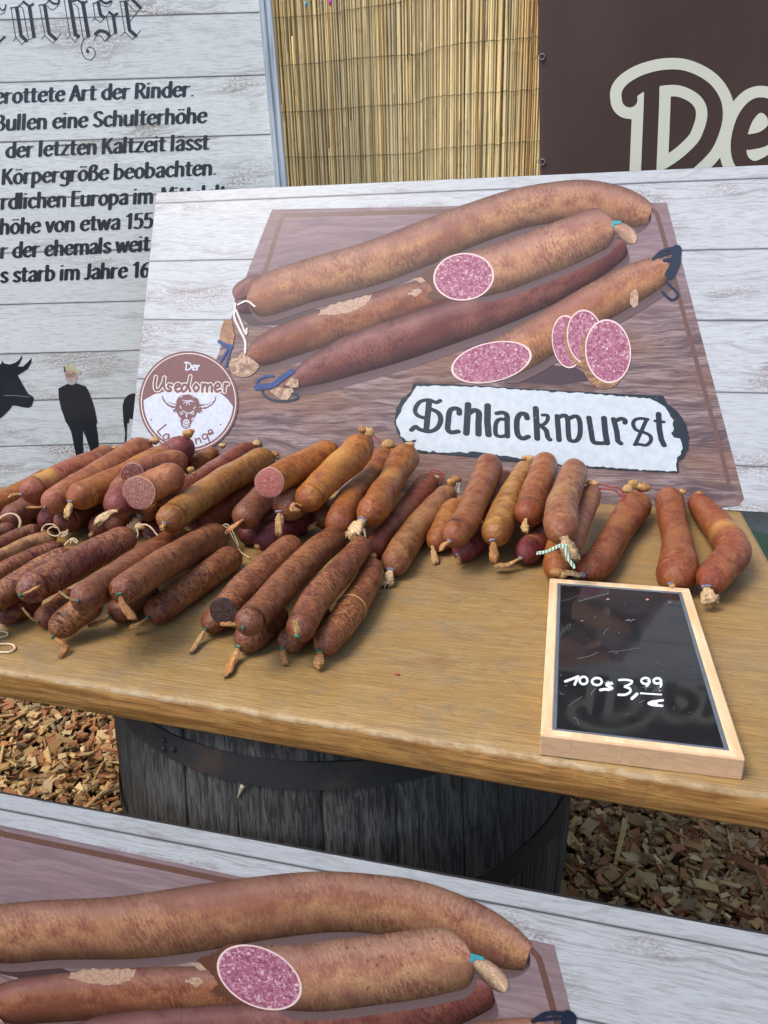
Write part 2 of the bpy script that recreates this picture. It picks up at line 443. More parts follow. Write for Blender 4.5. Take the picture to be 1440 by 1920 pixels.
M['cut_pink'] = m_meat('cut_pink', (.42, .13, .105), (.28, .07, .06), (.60, .36, .28), 460)
M['cut_black'] = m_meat('cut_black', (.055, .022, .018), (.02, .01, .01), (.15, .075, .05), 380, .55, thr=.6)
M['rind'] = plain('cut_rind', (.42, .25, .17), .5)
for nme, c in dict(green=(.012, .12, .075), blue=(.16, .19, .30), red=(.42, .02, .018), twine=(.62, .46, .28), mint=(.36, .46, .33)).items():
    M[nme] = plain('string_' + nme, c, .55, .4, .3, 500)
def m_mint():
    k = NT('baker_twine', .6, .3); w = k.n('ShaderNodeTexWave'); k.l(k.mapv(k.obj(), (1, 1.3, .8)), w.inputs[0]); w.inputs['Scale'].default_value = 75
    k.color(k.mix(k.ramp(w.outputs[1], [(.45, 0), (.55, 1)]), (.10, .32, .20), (.72, .70, .58))); return k.m
M['mint'] = m_mint()

# ---------------------------------------------------------------- sausages on the table: spine points (x, y, z, radius) from tied end to far end
SAUSAGES = [
{"spine":[[-1.0661,0.9491,0.021,0.021],[-1.0661,1.052,0.0225,0.0225],[-1.0662,1.1711,0.0243,0.0243],[-1.0662,1.3104,0.0263,0.0263]],"kind":"s","col":[0.335,0.11,0.026],"label":"orange sausage half hidden behind the one with a yellow patch","tail":[[-1.0661,0.9491,0.021],[-0.94,1.0016,0.0897]],"tw":0.0041},
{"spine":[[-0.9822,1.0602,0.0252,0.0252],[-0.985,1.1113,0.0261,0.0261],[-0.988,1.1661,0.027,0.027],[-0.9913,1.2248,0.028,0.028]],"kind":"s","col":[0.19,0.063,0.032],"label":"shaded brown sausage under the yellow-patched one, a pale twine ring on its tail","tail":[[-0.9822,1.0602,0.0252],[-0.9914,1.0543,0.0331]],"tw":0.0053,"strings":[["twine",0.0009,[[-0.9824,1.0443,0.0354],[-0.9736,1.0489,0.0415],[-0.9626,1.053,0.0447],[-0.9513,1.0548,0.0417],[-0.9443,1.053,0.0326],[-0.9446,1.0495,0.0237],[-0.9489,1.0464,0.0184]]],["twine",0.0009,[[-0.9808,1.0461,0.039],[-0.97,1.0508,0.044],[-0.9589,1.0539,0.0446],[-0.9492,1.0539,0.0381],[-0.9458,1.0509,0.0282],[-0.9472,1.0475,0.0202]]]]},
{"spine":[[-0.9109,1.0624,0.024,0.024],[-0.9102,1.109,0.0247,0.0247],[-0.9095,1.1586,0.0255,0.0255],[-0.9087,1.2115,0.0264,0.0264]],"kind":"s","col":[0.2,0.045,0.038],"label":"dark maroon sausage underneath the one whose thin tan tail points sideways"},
{"spine":[[-0.8581,1.041,0.0323,0.0243],[-0.8591,1.084,0.033,0.025],[-0.8603,1.1297,0.0338,0.0258],[-0.8615,1.1782,0.0346,0.0266]],"kind":"s","col":[0.23,0.078,0.028],"label":"broad brown sausage beneath the one whose stubby tan tail hangs down"},
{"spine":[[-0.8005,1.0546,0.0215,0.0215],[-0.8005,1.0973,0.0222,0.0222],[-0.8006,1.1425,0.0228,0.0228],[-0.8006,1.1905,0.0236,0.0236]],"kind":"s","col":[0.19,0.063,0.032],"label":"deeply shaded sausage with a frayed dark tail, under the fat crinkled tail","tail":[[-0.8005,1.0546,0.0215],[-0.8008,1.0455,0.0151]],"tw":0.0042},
{"spine":[[-0.7618,1.0486,0.0332,0.0212],[-0.7586,1.0858,0.0325,0.0218],[-0.7551,1.1248,0.0317,0.0224],[-0.7513,1.1658,0.031,0.023]],"kind":"s","col":[0.23,0.078,0.028],"label":"ochre sausage end in shade just behind the frayed dark tail"},
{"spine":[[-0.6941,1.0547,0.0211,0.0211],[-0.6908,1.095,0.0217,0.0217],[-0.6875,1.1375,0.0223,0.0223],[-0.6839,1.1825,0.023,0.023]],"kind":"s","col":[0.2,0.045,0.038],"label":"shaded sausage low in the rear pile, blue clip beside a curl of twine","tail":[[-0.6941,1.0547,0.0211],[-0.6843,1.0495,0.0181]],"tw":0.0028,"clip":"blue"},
{"spine":[[-0.6971,1.0481,0.0608,0.0208],[-0.693,1.0845,0.0627,0.0213],[-0.6888,1.123,0.0646,0.0219],[-0.6845,1.1636,0.0665,0.0225]],"kind":"s","col":[0.335,0.11,0.026],"label":"sausage with a wide fanned pale tail directly below the biggest cut face","tail":[[-0.6971,1.0481,0.0608],[-0.701,1.0368,0.0513],[-0.7085,1.0274,0.038]],"tw":0.0091,"clip":"blue"},
{"spine":[[-0.8019,1.388,0.0287,0.0207],[-0.7775,1.3971,0.042,0.0207],[-0.7532,1.4061,0.0553,0.0207],[-0.7288,1.415,0.0686,0.0206]],"kind":"s","col":[0.335,0.11,0.026],"label":"short orange sausage end with a pale knob, under the rim of the round logo","knots":[[-0.7136,1.4078,0.0826,0.0068]]},
{"spine":[[-0.9461,1.147,0.0652,0.0212],[-0.961,1.2282,0.0611,0.0224],[-0.9763,1.3172,0.057,0.0237],[-0.9921,1.4152,0.0531,0.0251]],"kind":"s","col":[0.31,0.1,0.042],"label":"pale orange sausage at the very back, under the feet of the printed man","knots":[[-0.9743,1.4086,0.0669,0.0071]]},
{"spine":[[-0.622,1.0596,0.0218,0.0218],[-0.617,1.1389,0.023,0.023],[-0.6115,1.2276,0.0244,0.0244],[-0.6053,1.3273,0.0259,0.0259]],"kind":"s","col":[0.25,0.058,0.025],"label":"red-brown sausage tucked under the long straight golden one"},
{"spine":[[-0.6392,1.0276,0.0944,0.0184],[-0.6506,1.1495,0.0841,0.0201],[-0.6606,1.2898,0.0741,0.0221],[-0.669,1.4528,0.0644,0.0244]],"kind":"s","col":[0.25,0.058,0.025],"label":"long reddish sausage with a red tie, behind the long straight golden one","knots":[[-0.6511,1.447,0.0803,0.0092]],"strings":[["red",0.001,[[-0.6731,1.4459,0.0665],[-0.6702,1.4496,0.074],[-0.6632,1.45,0.0706],[-0.6674,1.4469,0.0653],[-0.6721,1.447,0.0687]]]]},
{"spine":[[-0.8759,1.2942,0.033,0.033],[-0.8391,1.3216,0.0545,0.0332],[-0.8023,1.3499,0.076,0.0334],[-0.7656,1.3794,0.0976,0.0337]],"kind":"s","col":[0.2,0.045,0.038],"label":"fat purple-maroon sausage that covers the bottom of the round logo","knots":[[-0.77,1.369,0.1163,0.01],[-0.7639,1.3725,0.1213,0.0067]]},
{"spine":[[-0.9309,1.0549,0.0824,0.0264],[-0.9184,1.1131,0.0847,0.0274],[-0.9051,1.176,0.0871,0.0285],[-0.891,1.2444,0.0896,0.0296]],"kind":"s","col":[0.31,0.1,0.042],"label":"pinkish sausage with a yellow patch and its tail folded back on itself","tail":[[-0.9168,1.0389,0.0887],[-0.928,1.0342,0.0897],[-0.9379,1.0278,0.0855]],"tw":0.0052,"clip":"blue","patch":[0.25,0.12,1.1]},
{"spine":[[-0.8544,1.0155,0.0774,0.0254],[-0.8497,1.0634,0.082,0.0262],[-0.8453,1.1152,0.0867,0.0271],[-0.8403,1.1865,0.0927,0.0283],[-0.8369,1.2496,0.0976,0.0294],[-0.8338,1.3187,0.1026,0.0306]],"kind":"s","col":[0.31,0.1,0.042],"label":"long pinkish-brown sausage with a thin tan tail pointing sideways from a blue clip","tail":[[-0.8544,1.0155,0.0774],[-0.8661,1.0068,0.0798],[-0.8804,1.0013,0.0809]],"tw":0.0041,"clip":"blue","knots":[[-0.8141,1.3124,0.116,0.0097]]},
{"spine":[[-0.8025,1.0142,0.0934,0.0254],[-0.798,1.061,0.092,0.0263],[-0.7928,1.1107,0.0906,0.0272],[-0.7861,1.1781,0.089,0.0284],[-0.7823,1.239,0.0878,0.0295],[-0.7794,1.3066,0.0867,0.0308]],"kind":"s","col":[0.335,0.11,0.026],"label":"orange-brown sausage with a stubby tan tail hanging straight down from a blue clip","tail":[[-0.7896,0.9979,0.0999],[-0.79,0.9905,0.0867],[-0.7921,0.9827,0.0736]],"tw":0.0062,"clip":"blue"},
{"spine":[[-0.7027,0.9952,0.0887,0.0247],[-0.7234,1.0362,0.0918,0.0255],[-0.7405,1.0777,0.0949,0.0263],[-0.7414,1.115,0.0984,0.027],[-0.7356,1.1389,0.1011,0.0274],[-0.7302,1.1642,0.1038,0.0278]],"kind":"s","col":[0.2,0.045,0.038],"label":"red-maroon sausage with a fat crinkled pale tail lying in front of it","tail":[[-0.7027,0.9952,0.0887],[-0.7155,0.9838,0.0847],[-0.7325,0.9717,0.0706]],"tw":0.0091},
{"spine":[[-0.715,1.07,0.127,0.019],[-0.7086,1.0913,0.1264,0.02],[-0.7019,1.113,0.1259,0.0209],[-0.6916,1.1387,0.1248,0.0218],[-0.6816,1.1576,0.1236,0.022],[-0.6711,1.1763,0.1223,0.0223]],"kind":"s","col":[0.31,0.1,0.042],"label":"cut sausage with the small dark coarse face, lying behind the bigger cut one","cut":"coarse"},
{"spine":[[-0.6688,1.0104,0.1156,0.0276],[-0.6496,1.0263,0.1232,0.0272],[-0.6304,1.0426,0.1308,0.0268],[-0.611,1.0594,0.1384,0.0264]],"kind":"s","col":[0.31,0.1,0.042],"label":"thick cut sausage with the big greyish speckled face on top of the rear pile","cut":"grey","knots":[[-0.5929,1.0504,0.1457,0.0061],[-0.5875,1.0498,0.1407,0.0043]]},
{"spine":[[-0.5924,0.9513,0.0909,0.0229],[-0.5986,1.0213,0.0876,0.0242],[-0.6042,1.0978,0.0845,0.0256],[-0.6047,1.1962,0.0806,0.0275],[-0.5996,1.2765,0.0775,0.0289],[-0.5927,1.3636,0.0745,0.0305]],"kind":"s","col":[0.33,0.15,0.036],"label":"long straight golden-brown sausage lying beside the big greyish cut face","tail":[[-0.5924,0.9513,0.0909],[-0.5935,0.942,0.0848]],"tw":0.0045,"clip":"blue","knots":[[-0.576,1.355,0.0838,0.0097],[-0.5684,1.3553,0.0796,0.0065]]},
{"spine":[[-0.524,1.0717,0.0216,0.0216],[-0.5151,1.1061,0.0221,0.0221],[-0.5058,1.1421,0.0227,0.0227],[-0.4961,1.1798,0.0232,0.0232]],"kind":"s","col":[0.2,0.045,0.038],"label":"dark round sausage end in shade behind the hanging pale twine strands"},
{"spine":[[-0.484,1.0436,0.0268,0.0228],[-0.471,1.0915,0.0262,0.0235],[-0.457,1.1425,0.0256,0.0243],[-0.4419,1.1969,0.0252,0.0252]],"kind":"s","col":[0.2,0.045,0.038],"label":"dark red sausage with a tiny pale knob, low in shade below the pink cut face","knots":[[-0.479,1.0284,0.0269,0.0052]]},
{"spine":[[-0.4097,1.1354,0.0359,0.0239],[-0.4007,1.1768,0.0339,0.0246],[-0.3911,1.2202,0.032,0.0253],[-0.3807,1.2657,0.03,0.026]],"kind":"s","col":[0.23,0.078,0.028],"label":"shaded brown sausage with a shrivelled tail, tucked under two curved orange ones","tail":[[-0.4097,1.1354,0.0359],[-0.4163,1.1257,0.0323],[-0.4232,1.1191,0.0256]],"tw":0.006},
{"spine":[[-0.4927,1.0163,0.0788,0.0228],[-0.5049,1.0751,0.0724,0.024],[-0.5175,1.138,0.0659,0.0252],[-0.5291,1.2174,0.0579,0.0267],[-0.5325,1.2771,0.0514,0.0278],[-0.5343,1.3383,0.0449,0.0289]],"kind":"s","col":[0.23,0.078,0.028],"label":"grey-brown wrinkled sausage with a long pale tail, below the pink cut face","tail":[[-0.4927,1.0163,0.0788],[-0.5011,1.0054,0.0734],[-0.5143,0.9963,0.0643]],"tw":0.0055},
{"spine":[[-0.4584,1.0839,0.0715,0.0275],[-0.4518,1.1078,0.0726,0.0279],[-0.4452,1.1327,0.0739,0.0284],[-0.4372,1.166,0.0754,0.029],[-0.4308,1.1941,0.0767,0.0295],[-0.4241,1.2233,0.078,0.03]],"kind":"s","col":[0.33,0.145,0.055],"label":"wrinkled brown sausage end with a narrow tail hanging straight down","tail":[[-0.451,1.0665,0.0784],[-0.4492,1.0587,0.0628],[-0.4487,1.0484,0.0416]],"tw":0.0062,"clip":"blue"},
{"spine":[[-0.4697,1.0781,0.1213,0.0253],[-0.4596,1.1087,0.1237,0.0255],[-0.4492,1.1407,0.1262,0.0257],[-0.4349,1.1819,0.129,0.0255],[-0.4222,1.2156,0.1306,0.0249],[-0.409,1.2508,0.1323,0.0243]],"kind":"s","col":[0.335,0.11,0.026],"label":"cut sausage with the round pink face and a creased brown end","cut":"pink"},
{"spine":[[-0.2979,1.0594,0.0206,0.0205],[-0.2919,1.1134,0.0214,0.0214],[-0.2855,1.1718,0.0222,0.0222],[-0.2773,1.253,0.0235,0.0235],[-0.2715,1.3267,0.0246,0.0246],[-0.2656,1.4086,0.0258,0.0258]],"kind":"s","col":[0.25,0.058,0.025],"label":"dark red sausage with a red string loop, beside the narrow golden one","knots":[[-0.253,1.3994,0.0364,0.0085]],"strings":[["red",0.0009,[[-0.259,1.4087,0.0388],[-0.2655,1.409,0.0439],[-0.2618,1.4123,0.0498],[-0.2491,1.4143,0.0465],[-0.2394,1.4143,0.0402],[-0.2409,1.4105,0.0312],[-0.2431,1.4049,0.0183]]],["red",0.0009,[[-0.2635,1.4099,0.0449],[-0.2531,1.4121,0.0436],[-0.2444,1.4123,0.0384],[-0.2377,1.4109,0.0302]]]]},
{"spine":[[-0.3452,1.0423,0.0636,0.0236],[-0.3549,1.1066,0.0655,0.0248],[-0.3587,1.1728,0.0668,0.0253],[-0.3539,1.2543,0.0671,0.0247],[-0.3563,1.3336,0.069,0.0258],[-0.3613,1.4245,0.0712,0.0273]],"kind":"s","col":[0.335,0.11,0.026],"label":"curved orange sausage squeezed between the highest one and the waisted one","knots":[[-0.3528,1.4201,0.0972,0.0119],[-0.3479,1.417,0.0859,0.0076]],"strings":[["red",0.0009,[[-0.3875,1.4264,0.1109],[-0.3767,1.4275,0.1065],[-0.3677,1.4258,0.0961],[-0.3607,1.4236,0.0858],[-0.352,1.4242,0.0815],[-0.3438,1.4278,0.0853]]]]},
{"spine":[[-0.4138,1.0722,0.086,0.026],[-0.4035,1.1039,0.0972,0.0265],[-0.3931,1.1376,0.1083,0.027],[-0.3784,1.1811,0.1223,0.0277],[-0.3659,1.2177,0.1336,0.0282],[-0.3625,1.2706,0.1451,0.0292]],"kind":"s","col":[0.335,0.11,0.026],"label":"orange sausage reaching highest in the middle pile, two tan knobs and red string","tail":[[-0.4069,1.0545,0.0928],[-0.4181,1.0514,0.0978],[-0.421,1.0454,0.0899],[-0.4078,1.0461,0.0886]],"tw":0.0043,"knots":[[-0.3606,1.2629,0.1667,0.0077],[-0.3491,1.264,0.1619,0.0096]],"patch":[0.55,0.16,0.6],"strings":[["red",0.0009,[[-0.358,1.2704,0.1589],[-0.3471,1.2696,0.1496],[-0.3415,1.2654,0.135],[-0.3436,1.2607,0.1242]]]]},
{"spine":[[-0.3066,1.0577,0.0773,0.0253],[-0.299,1.1005,0.0788,0.026],[-0.3019,1.1646,0.0789,0.0254],[-0.3084,1.2572,0.079,0.0245],[-0.3081,1.3233,0.0834,0.0282],[-0.3063,1.392,0.0887,0.0327]],"kind":"s","col":[0.335,0.11,0.026],"label":"waisted orange sausage with a fat pale tail held in twine rings","tail":[[-0.3066,1.0577,0.0773],[-0.3133,1.0457,0.0679],[-0.3214,1.0354,0.0525]],"tw":0.0101,"clip":"blue","knots":[[-0.3009,1.384,0.107,0.0084]],"patch":[0.5,0.12,0.6],"strings":[["red",0.0013,[[-0.3139,1.3893,0.1039],[-0.3191,1.3888,0.106],[-0.3208,1.3861,0.1002],[-0.3146,1.3873,0.099]]]]},
{"spine":[[-0.2475,0.9962,0.0234,0.0234],[-0.2468,1.0552,0.0241,0.0241],[-0.2433,1.1185,0.0242,0.0242],[-0.2369,1.2046,0.0244,0.0244],[-0.2282,1.2777,0.0241,0.0241],[-0.2173,1.3562,0.0238,0.0238]],"kind":"s","col":[0.33,0.145,0.055],"label":"narrow golden-brown sausage with a grey-blue clip, stretching back to green string","tail":[[-0.2475,0.9962,0.0234],[-0.2501,0.9853,0.014],[-0.2526,0.9743,0.004]],"tw":0.0069,"clip":"blue","knots":[[-0.2118,1.3496,0.046,0.0092],[-0.2043,1.3541,0.0525,0.0082]],"strings":[["mint",0.001,[[-0.2064,1.348,0.0468],[-0.1984,1.3496,0.0456],[-0.1958,1.3466,0.036],[-0.1963,1.3431,0.0274],[-0.1989,1.3465,0.038],[-0.2024,1.3486,0.0457]]]]},
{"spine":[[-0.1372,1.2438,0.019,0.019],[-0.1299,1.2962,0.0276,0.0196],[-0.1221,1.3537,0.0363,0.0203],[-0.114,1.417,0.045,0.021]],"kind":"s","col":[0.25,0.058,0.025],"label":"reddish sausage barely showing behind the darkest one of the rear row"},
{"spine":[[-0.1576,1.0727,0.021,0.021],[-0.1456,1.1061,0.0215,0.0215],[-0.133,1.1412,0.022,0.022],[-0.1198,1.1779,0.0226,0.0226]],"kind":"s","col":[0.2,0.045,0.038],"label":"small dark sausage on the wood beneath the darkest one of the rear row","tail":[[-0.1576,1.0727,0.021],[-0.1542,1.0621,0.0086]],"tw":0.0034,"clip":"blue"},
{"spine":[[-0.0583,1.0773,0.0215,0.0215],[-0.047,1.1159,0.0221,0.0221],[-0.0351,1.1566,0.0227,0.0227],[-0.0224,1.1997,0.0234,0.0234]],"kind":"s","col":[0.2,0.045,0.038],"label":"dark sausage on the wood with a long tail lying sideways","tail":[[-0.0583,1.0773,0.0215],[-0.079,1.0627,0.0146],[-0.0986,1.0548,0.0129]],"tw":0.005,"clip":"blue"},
{"spine":[[-0.0061,1.0239,0.0235,0.0235],[-0.0046,1.0462,0.0239,0.0239],[-0.0031,1.0693,0.0244,0.0244],[-0.0004,1.0992,0.0249,0.0249],[0.0038,1.1223,0.0254,0.0254],[0.0097,1.1442,0.0257,0.0258]],"kind":"s","col":[0.335,0.11,0.026],"label":"orange sausage end with a lumpy knot, just above the chalkboard corner","knots":[[-0.0044,1.0109,0.0314,0.0085],[0.004,1.0118,0.0283,0.007]]},
{"spine":[[0.0087,1.0258,0.0626,0.0185],[0.0149,1.0677,0.0629,0.0189],[0.0215,1.1125,0.0633,0.0193],[0.0303,1.1735,0.0638,0.0198],[0.0376,1.228,0.0638,0.0198],[0.0455,1.2875,0.0637,0.0197]],"kind":"s","col":[0.31,0.1,0.042],"label":"slim pale orange sausage with red string, behind the fat one with pale knotted tail","knots":[[0.0474,1.2783,0.0813,0.0074],[0.041,1.2774,0.0832,0.0056]],"strings":[["red",0.0009,[[0.0468,1.2873,0.0793],[0.0632,1.2903,0.0762],[0.0798,1.2927,0.0714],[0.0907,1.2951,0.0702],[0.0984,1.294,0.0622],[0.1026,1.2916,0.0534],[0.0956,1.2885,0.0501],[0.0926,1.2838,0.0397]]],["red",0.0009,[[0.0509,1.2856,0.0722],[0.0655,1.2882,0.0692],[0.08,1.2914,0.0679],[0.0894,1.2917,0.0624],[0.0989,1.2914,0.0552],[0.0957,1.2879,0.0483],[0.0996,1.2868,0.043]]],["red",0.001,[[0.0558,1.2787,0.0512],[0.0589,1.2774,0.0459],[0.0591,1.2758,0.0415]]]]},
{"spine":[[-0.2028,1.0958,0.0225,0.0224],[-0.1974,1.1192,0.0251,0.0228],[-0.1946,1.147,0.0278,0.0232],[-0.1913,1.184,0.0313,0.0238],[-0.1886,1.2153,0.034,0.0243],[-0.1858,1.2482,0.0368,0.0248]],"kind":"s","col":[0.335,0.11,0.026],"label":"light orange sausage with a pointed tail, lying beside the darkest one","tail":[[-0.2028,1.0958,0.0225],[-0.1984,1.0859,0.0111],[-0.1928,1.0692,0.004]],"tw":0.0052},
{"spine":[[-0.1628,1.025,0.0632,0.0232],[-0.154,1.0741,0.0656,0.0241],[-0.1484,1.135,0.0672,0.0242],[-0.1448,1.2232,0.0699,0.025],[-0.1442,1.304,0.0728,0.0263],[-0.1438,1.3951,0.0759,0.0279]],"kind":"s","col":[0.23,0.078,0.028],"label":"darkest brown sausage of the rear row, leaning on the picture under the name plate","tail":[[-0.1628,1.025,0.0632],[-0.1701,1.0154,0.0606],[-0.1755,1.0093,0.0541]],"tw":0.0044,"clip":"blue"},
{"spine":[[-0.1027,1.0607,0.0565,0.0245],[-0.0991,1.1168,0.057,0.0243],[-0.0963,1.1807,0.0571,0.0235],[-0.0915,1.2689,0.0571,0.0227],[-0.0851,1.3428,0.0581,0.0228],[-0.0773,1.4236,0.059,0.023]],"kind":"s","col":[0.33,0.15,0.036],"label":"golden sausage with a greyish end and a straight square tail","tail":[[-0.1009,1.0421,0.0642],[-0.0981,1.0345,0.0485],[-0.0969,1.0263,0.0321]],"tw":0.0061,"clip":"blue","knots":[[-0.0703,1.4164,0.0785,0.0093],[-0.0785,1.4155,0.0816,0.0062]]},
{"spine":[[-0.057,1.1122,0.0731,0.0251],[-0.0525,1.1575,0.0744,0.0248],[-0.0489,1.206,0.0762,0.0252],[-0.0447,1.2726,0.0786,0.0257],[-0.042,1.332,0.0805,0.026],[-0.0395,1.3971,0.0824,0.0264]],"kind":"s","col":[0.335,0.11,0.026],"label":"plain orange sausage with a small flat tan tail pressed on its end","tail":[[-0.056,1.0932,0.0804],[-0.0569,1.0872,0.0712],[-0.0545,1.082,0.0619]],"tw":0.005},
{"spine":[[0.0021,0.9841,0.0989,0.0229],[-0.0041,1.0312,0.0996,0.0244],[-0.0033,1.0875,0.0996,0.0252],[0.003,1.1656,0.099,0.0255],[0.0088,1.2364,0.0981,0.0254],[0.0152,1.3194,0.0958,0.0238]],"kind":"s","col":[0.33,0.145,0.055],"label":"fat tan sausage with a pale knotted tail tied in green and white twine","tail":[[0.0021,0.9841,0.0989],[0.0103,0.974,0.0845],[0.0162,0.9678,0.0701]],"tw":0.0092,"strings":[["mint",0.0013,[[0.0092,0.964,0.0935],[-0.0008,0.9623,0.0958],[-0.009,0.959,0.0926],[-0.0186,0.9548,0.0882],[-0.0318,0.9507,0.0865]]],["mint",0.0013,[[0.0092,0.964,0.0935],[-0.002,0.9609,0.0931],[-0.0116,0.957,0.0893],[-0.0226,0.9527,0.0856],[-0.0324,0.9498,0.0845]]],["mint",0.0013,[[0.0007,0.9621,0.0944],[0.0054,0.9604,0.0868],[0.0088,0.9576,0.0772],[0.015,0.956,0.0689],[0.018,0.9551,0.0648]]],["mint",0.0013,[[0.0021,0.9627,0.095],[0.0075,0.9609,0.0868],[0.0109,0.9581,0.0772],[0.017,0.957,0.0702],[0.0194,0.9555,0.0648]]]]},
{"spine":[[0.0335,1.0246,0.0241,0.0241],[0.0534,1.0665,0.0245,0.0245],[0.0699,1.1266,0.024,0.024],[0.0918,1.2077,0.0246,0.0246],[0.1108,1.2731,0.0275,0.0275],[0.1313,1.3534,0.0282,0.0282]],"kind":"s","col":[0.275,0.08,0.026],"label":"reddish sausage with brown knobs on top, lying slantwise behind the chalkboard","tail":[[0.0335,1.0246,0.0241],[0.0212,1.0163,0.0278],[0.0082,1.0126,0.0326]],"tw":0.0066,"clip":"blue","knots":[[0.1097,1.3412,0.0538,0.0087],[0.1186,1.3462,0.0607,0.0096],[0.1366,1.3489,0.0557,0.0106],[0.129,1.3477,0.0577,0.0077]]},
{"spine":[[0.152,1.011,0.0277,0.0277],[0.1674,1.0627,0.0288,0.0288],[0.1743,1.1348,0.0255,0.0255],[0.1802,1.23,0.0234,0.0234],[0.1831,1.3047,0.0258,0.0258],[0.1886,1.3936,0.0267,0.0267]],"kind":"s","col":[0.275,0.08,0.026],"label":"waisted sausage standing upright in view just behind the chalkboard corner","tail":[[0.152,1.011,0.0277],[0.1552,1.0035,0.0233]],"tw":0.0041,"clip":"blue","knots":[[0.2088,1.3869,0.0387,0.0069]]},
{"spine":[[0.1974,1.0012,0.0333,0.0212],[0.2221,1.0567,0.0336,0.0239],[0.249,1.1213,0.033,0.0255],[0.2522,1.218,0.03,0.0255],[0.2445,1.2975,0.0263,0.024],[0.2362,1.3908,0.0206,0.0206]],"kind":"s","col":[0.275,0.08,0.026],"label":"bent sausage with a yellow spot, nearest the end of the table","tail":[[0.1974,1.0012,0.0333],[0.1984,0.9914,0.0244],[0.2009,0.9855,0.013]],"tw":0.0077,"clip":"blue","knots":[[0.2376,1.3807,0.0363,0.0087]],"patch":[0.5,0.055,0.75],"strings":[["red",0.001,[[0.2201,1.3795,0.0192],[0.2207,1.3817,0.0246],[0.2279,1.386,0.0308],[0.2363,1.3888,0.0324],[0.2404,1.388,0.0277],[0.2331,1.3848,0.0243],[0.2228,1.3812,0.0218],[0.229,1.3852,0.028],[0.2394,1.3884,0.0296]]]]},
{"spine":[[-0.7548,0.7658,0.006,0.006],[-0.7415,0.766,0.015,0.015],[-0.7375,0.7762,0.0173,0.0173],[-0.7359,0.793,0.0178,0.0178],[-0.7346,0.8067,0.0182,0.0182],[-0.7332,0.8207,0.0186,0.0186]],"kind":"m","col":[0.165,0.04,0.023],"label":"small purple sausage with a pointed end, under the front pile by the twine ring"},
{"spine":[[-0.6835,0.7552,0.0167,0.0167],[-0.6827,0.7807,0.017,0.017],[-0.6818,0.8074,0.0174,0.0174],[-0.681,0.8353,0.0178,0.0178]],"kind":"m","col":[0.195,0.056,0.021],"label":"dark sausage under the front pile with a thin tail curling upward","tail":[[-0.6835,0.7552,0.0167],[-0.6896,0.7504,0.0252],[-0.6994,0.7508,0.0385]],"tw":0.0033,"clip":"green"},
{"spine":[[-0.5892,0.7847,0.0189,0.0189],[-0.5836,0.8114,0.0193,0.0193],[-0.5777,0.8394,0.0198,0.0198],[-0.5716,0.8686,0.0202,0.0202]],"kind":"m","col":[0.195,0.056,0.021],"label":"small dark sausage under the front pile with a leaf-shaped brown tail","tail":[[-0.5892,0.7847,0.0189],[-0.5993,0.7741,0.0154],[-0.6132,0.7668,0.0114]],"tw":0.0047,"clip":"green"},
{"spine":[[-0.6341,0.7211,0.0201,0.0201],[-0.6311,0.7343,0.0264,0.0203],[-0.6255,0.7461,0.0326,0.0204],[-0.6134,0.7572,0.0404,0.0205],[-0.6025,0.7651,0.0465,0.0206],[-0.5918,0.7733,0.0527,0.0206]],"kind":"m","col":[0.205,0.064,0.022],"label":"lowest sausage of the front pile, its bent tail reaching onto the bare wood","tail":[[-0.6341,0.7211,0.0201],[-0.6189,0.7159,0.0138],[-0.6126,0.7134,0.0088],[-0.6136,0.7015,0.004]],"tw":0.0042,"clip":"green"},
{"spine":[[-1.002,0.9283,0.0125,0.0125],[-0.995,0.9512,0.0142,0.0127],[-0.988,0.9749,0.0159,0.0128],[-0.9788,1.0056,0.0181,0.0131],[-0.9706,1.0305,0.0198,0.0133],[-0.9527,1.0457,0.0214,0.0134]],"kind":"m","col":[0.165,0.04,0.023],"label":"thin maroon sausage at the back of the front pile, cut off by the picture edge"},
{"spine":[[-0.9577,0.8562,0.0117,0.0117],[-0.9503,0.8912,0.0135,0.012],[-0.9428,0.9282,0.0154,0.0123],[-0.9328,0.9774,0.0177,0.0127],[-0.9233,1.0182,0.0196,0.0131],[-0.9016,1.0485,0.0213,0.0133]],"kind":"m","col":[0.165,0.04,0.023],"label":"thin maroon sausage just behind the slim tan speckled one"},
{"spine":[[-0.9164,0.8023,0.0123,0.0123],[-0.9109,0.8444,0.0127,0.0127],[-0.9054,0.8897,0.0132,0.0132],[-0.8973,0.9503,0.0138,0.0138],[-0.8878,1.0004,0.0142,0.0142],[-0.8634,1.0385,0.0146,0.0145]],"kind":"m","col":[0.42,0.22,0.09],"label":"slim tan speckled sausage with twine rings on its end","strings":[["twine",0.0009,[[-0.8773,1.0209,0.0296],[-0.8742,1.0247,0.0373],[-0.8672,1.0277,0.0405],[-0.8573,1.0299,0.0394],[-0.8488,1.0293,0.0322],[-0.8464,1.0265,0.0235],[-0.8534,1.0238,0.0211],[-0.8626,1.0225,0.024],[-0.8666,1.0242,0.031],[-0.8598,1.0279,0.036],[-0.8516,1.0293,0.0341]]],["twine",0.0012,[[-0.8465,1.0272,0.0253],[-0.8395,1.0296,0.0268],[-0.8332,1.0314,0.0275],[-0.8356,1.0288,0.0224],[-0.8426,1.0261,0.02],[-0.8384,1.0291,0.025],[-0.8325,1.0329,0.0309]]]]},
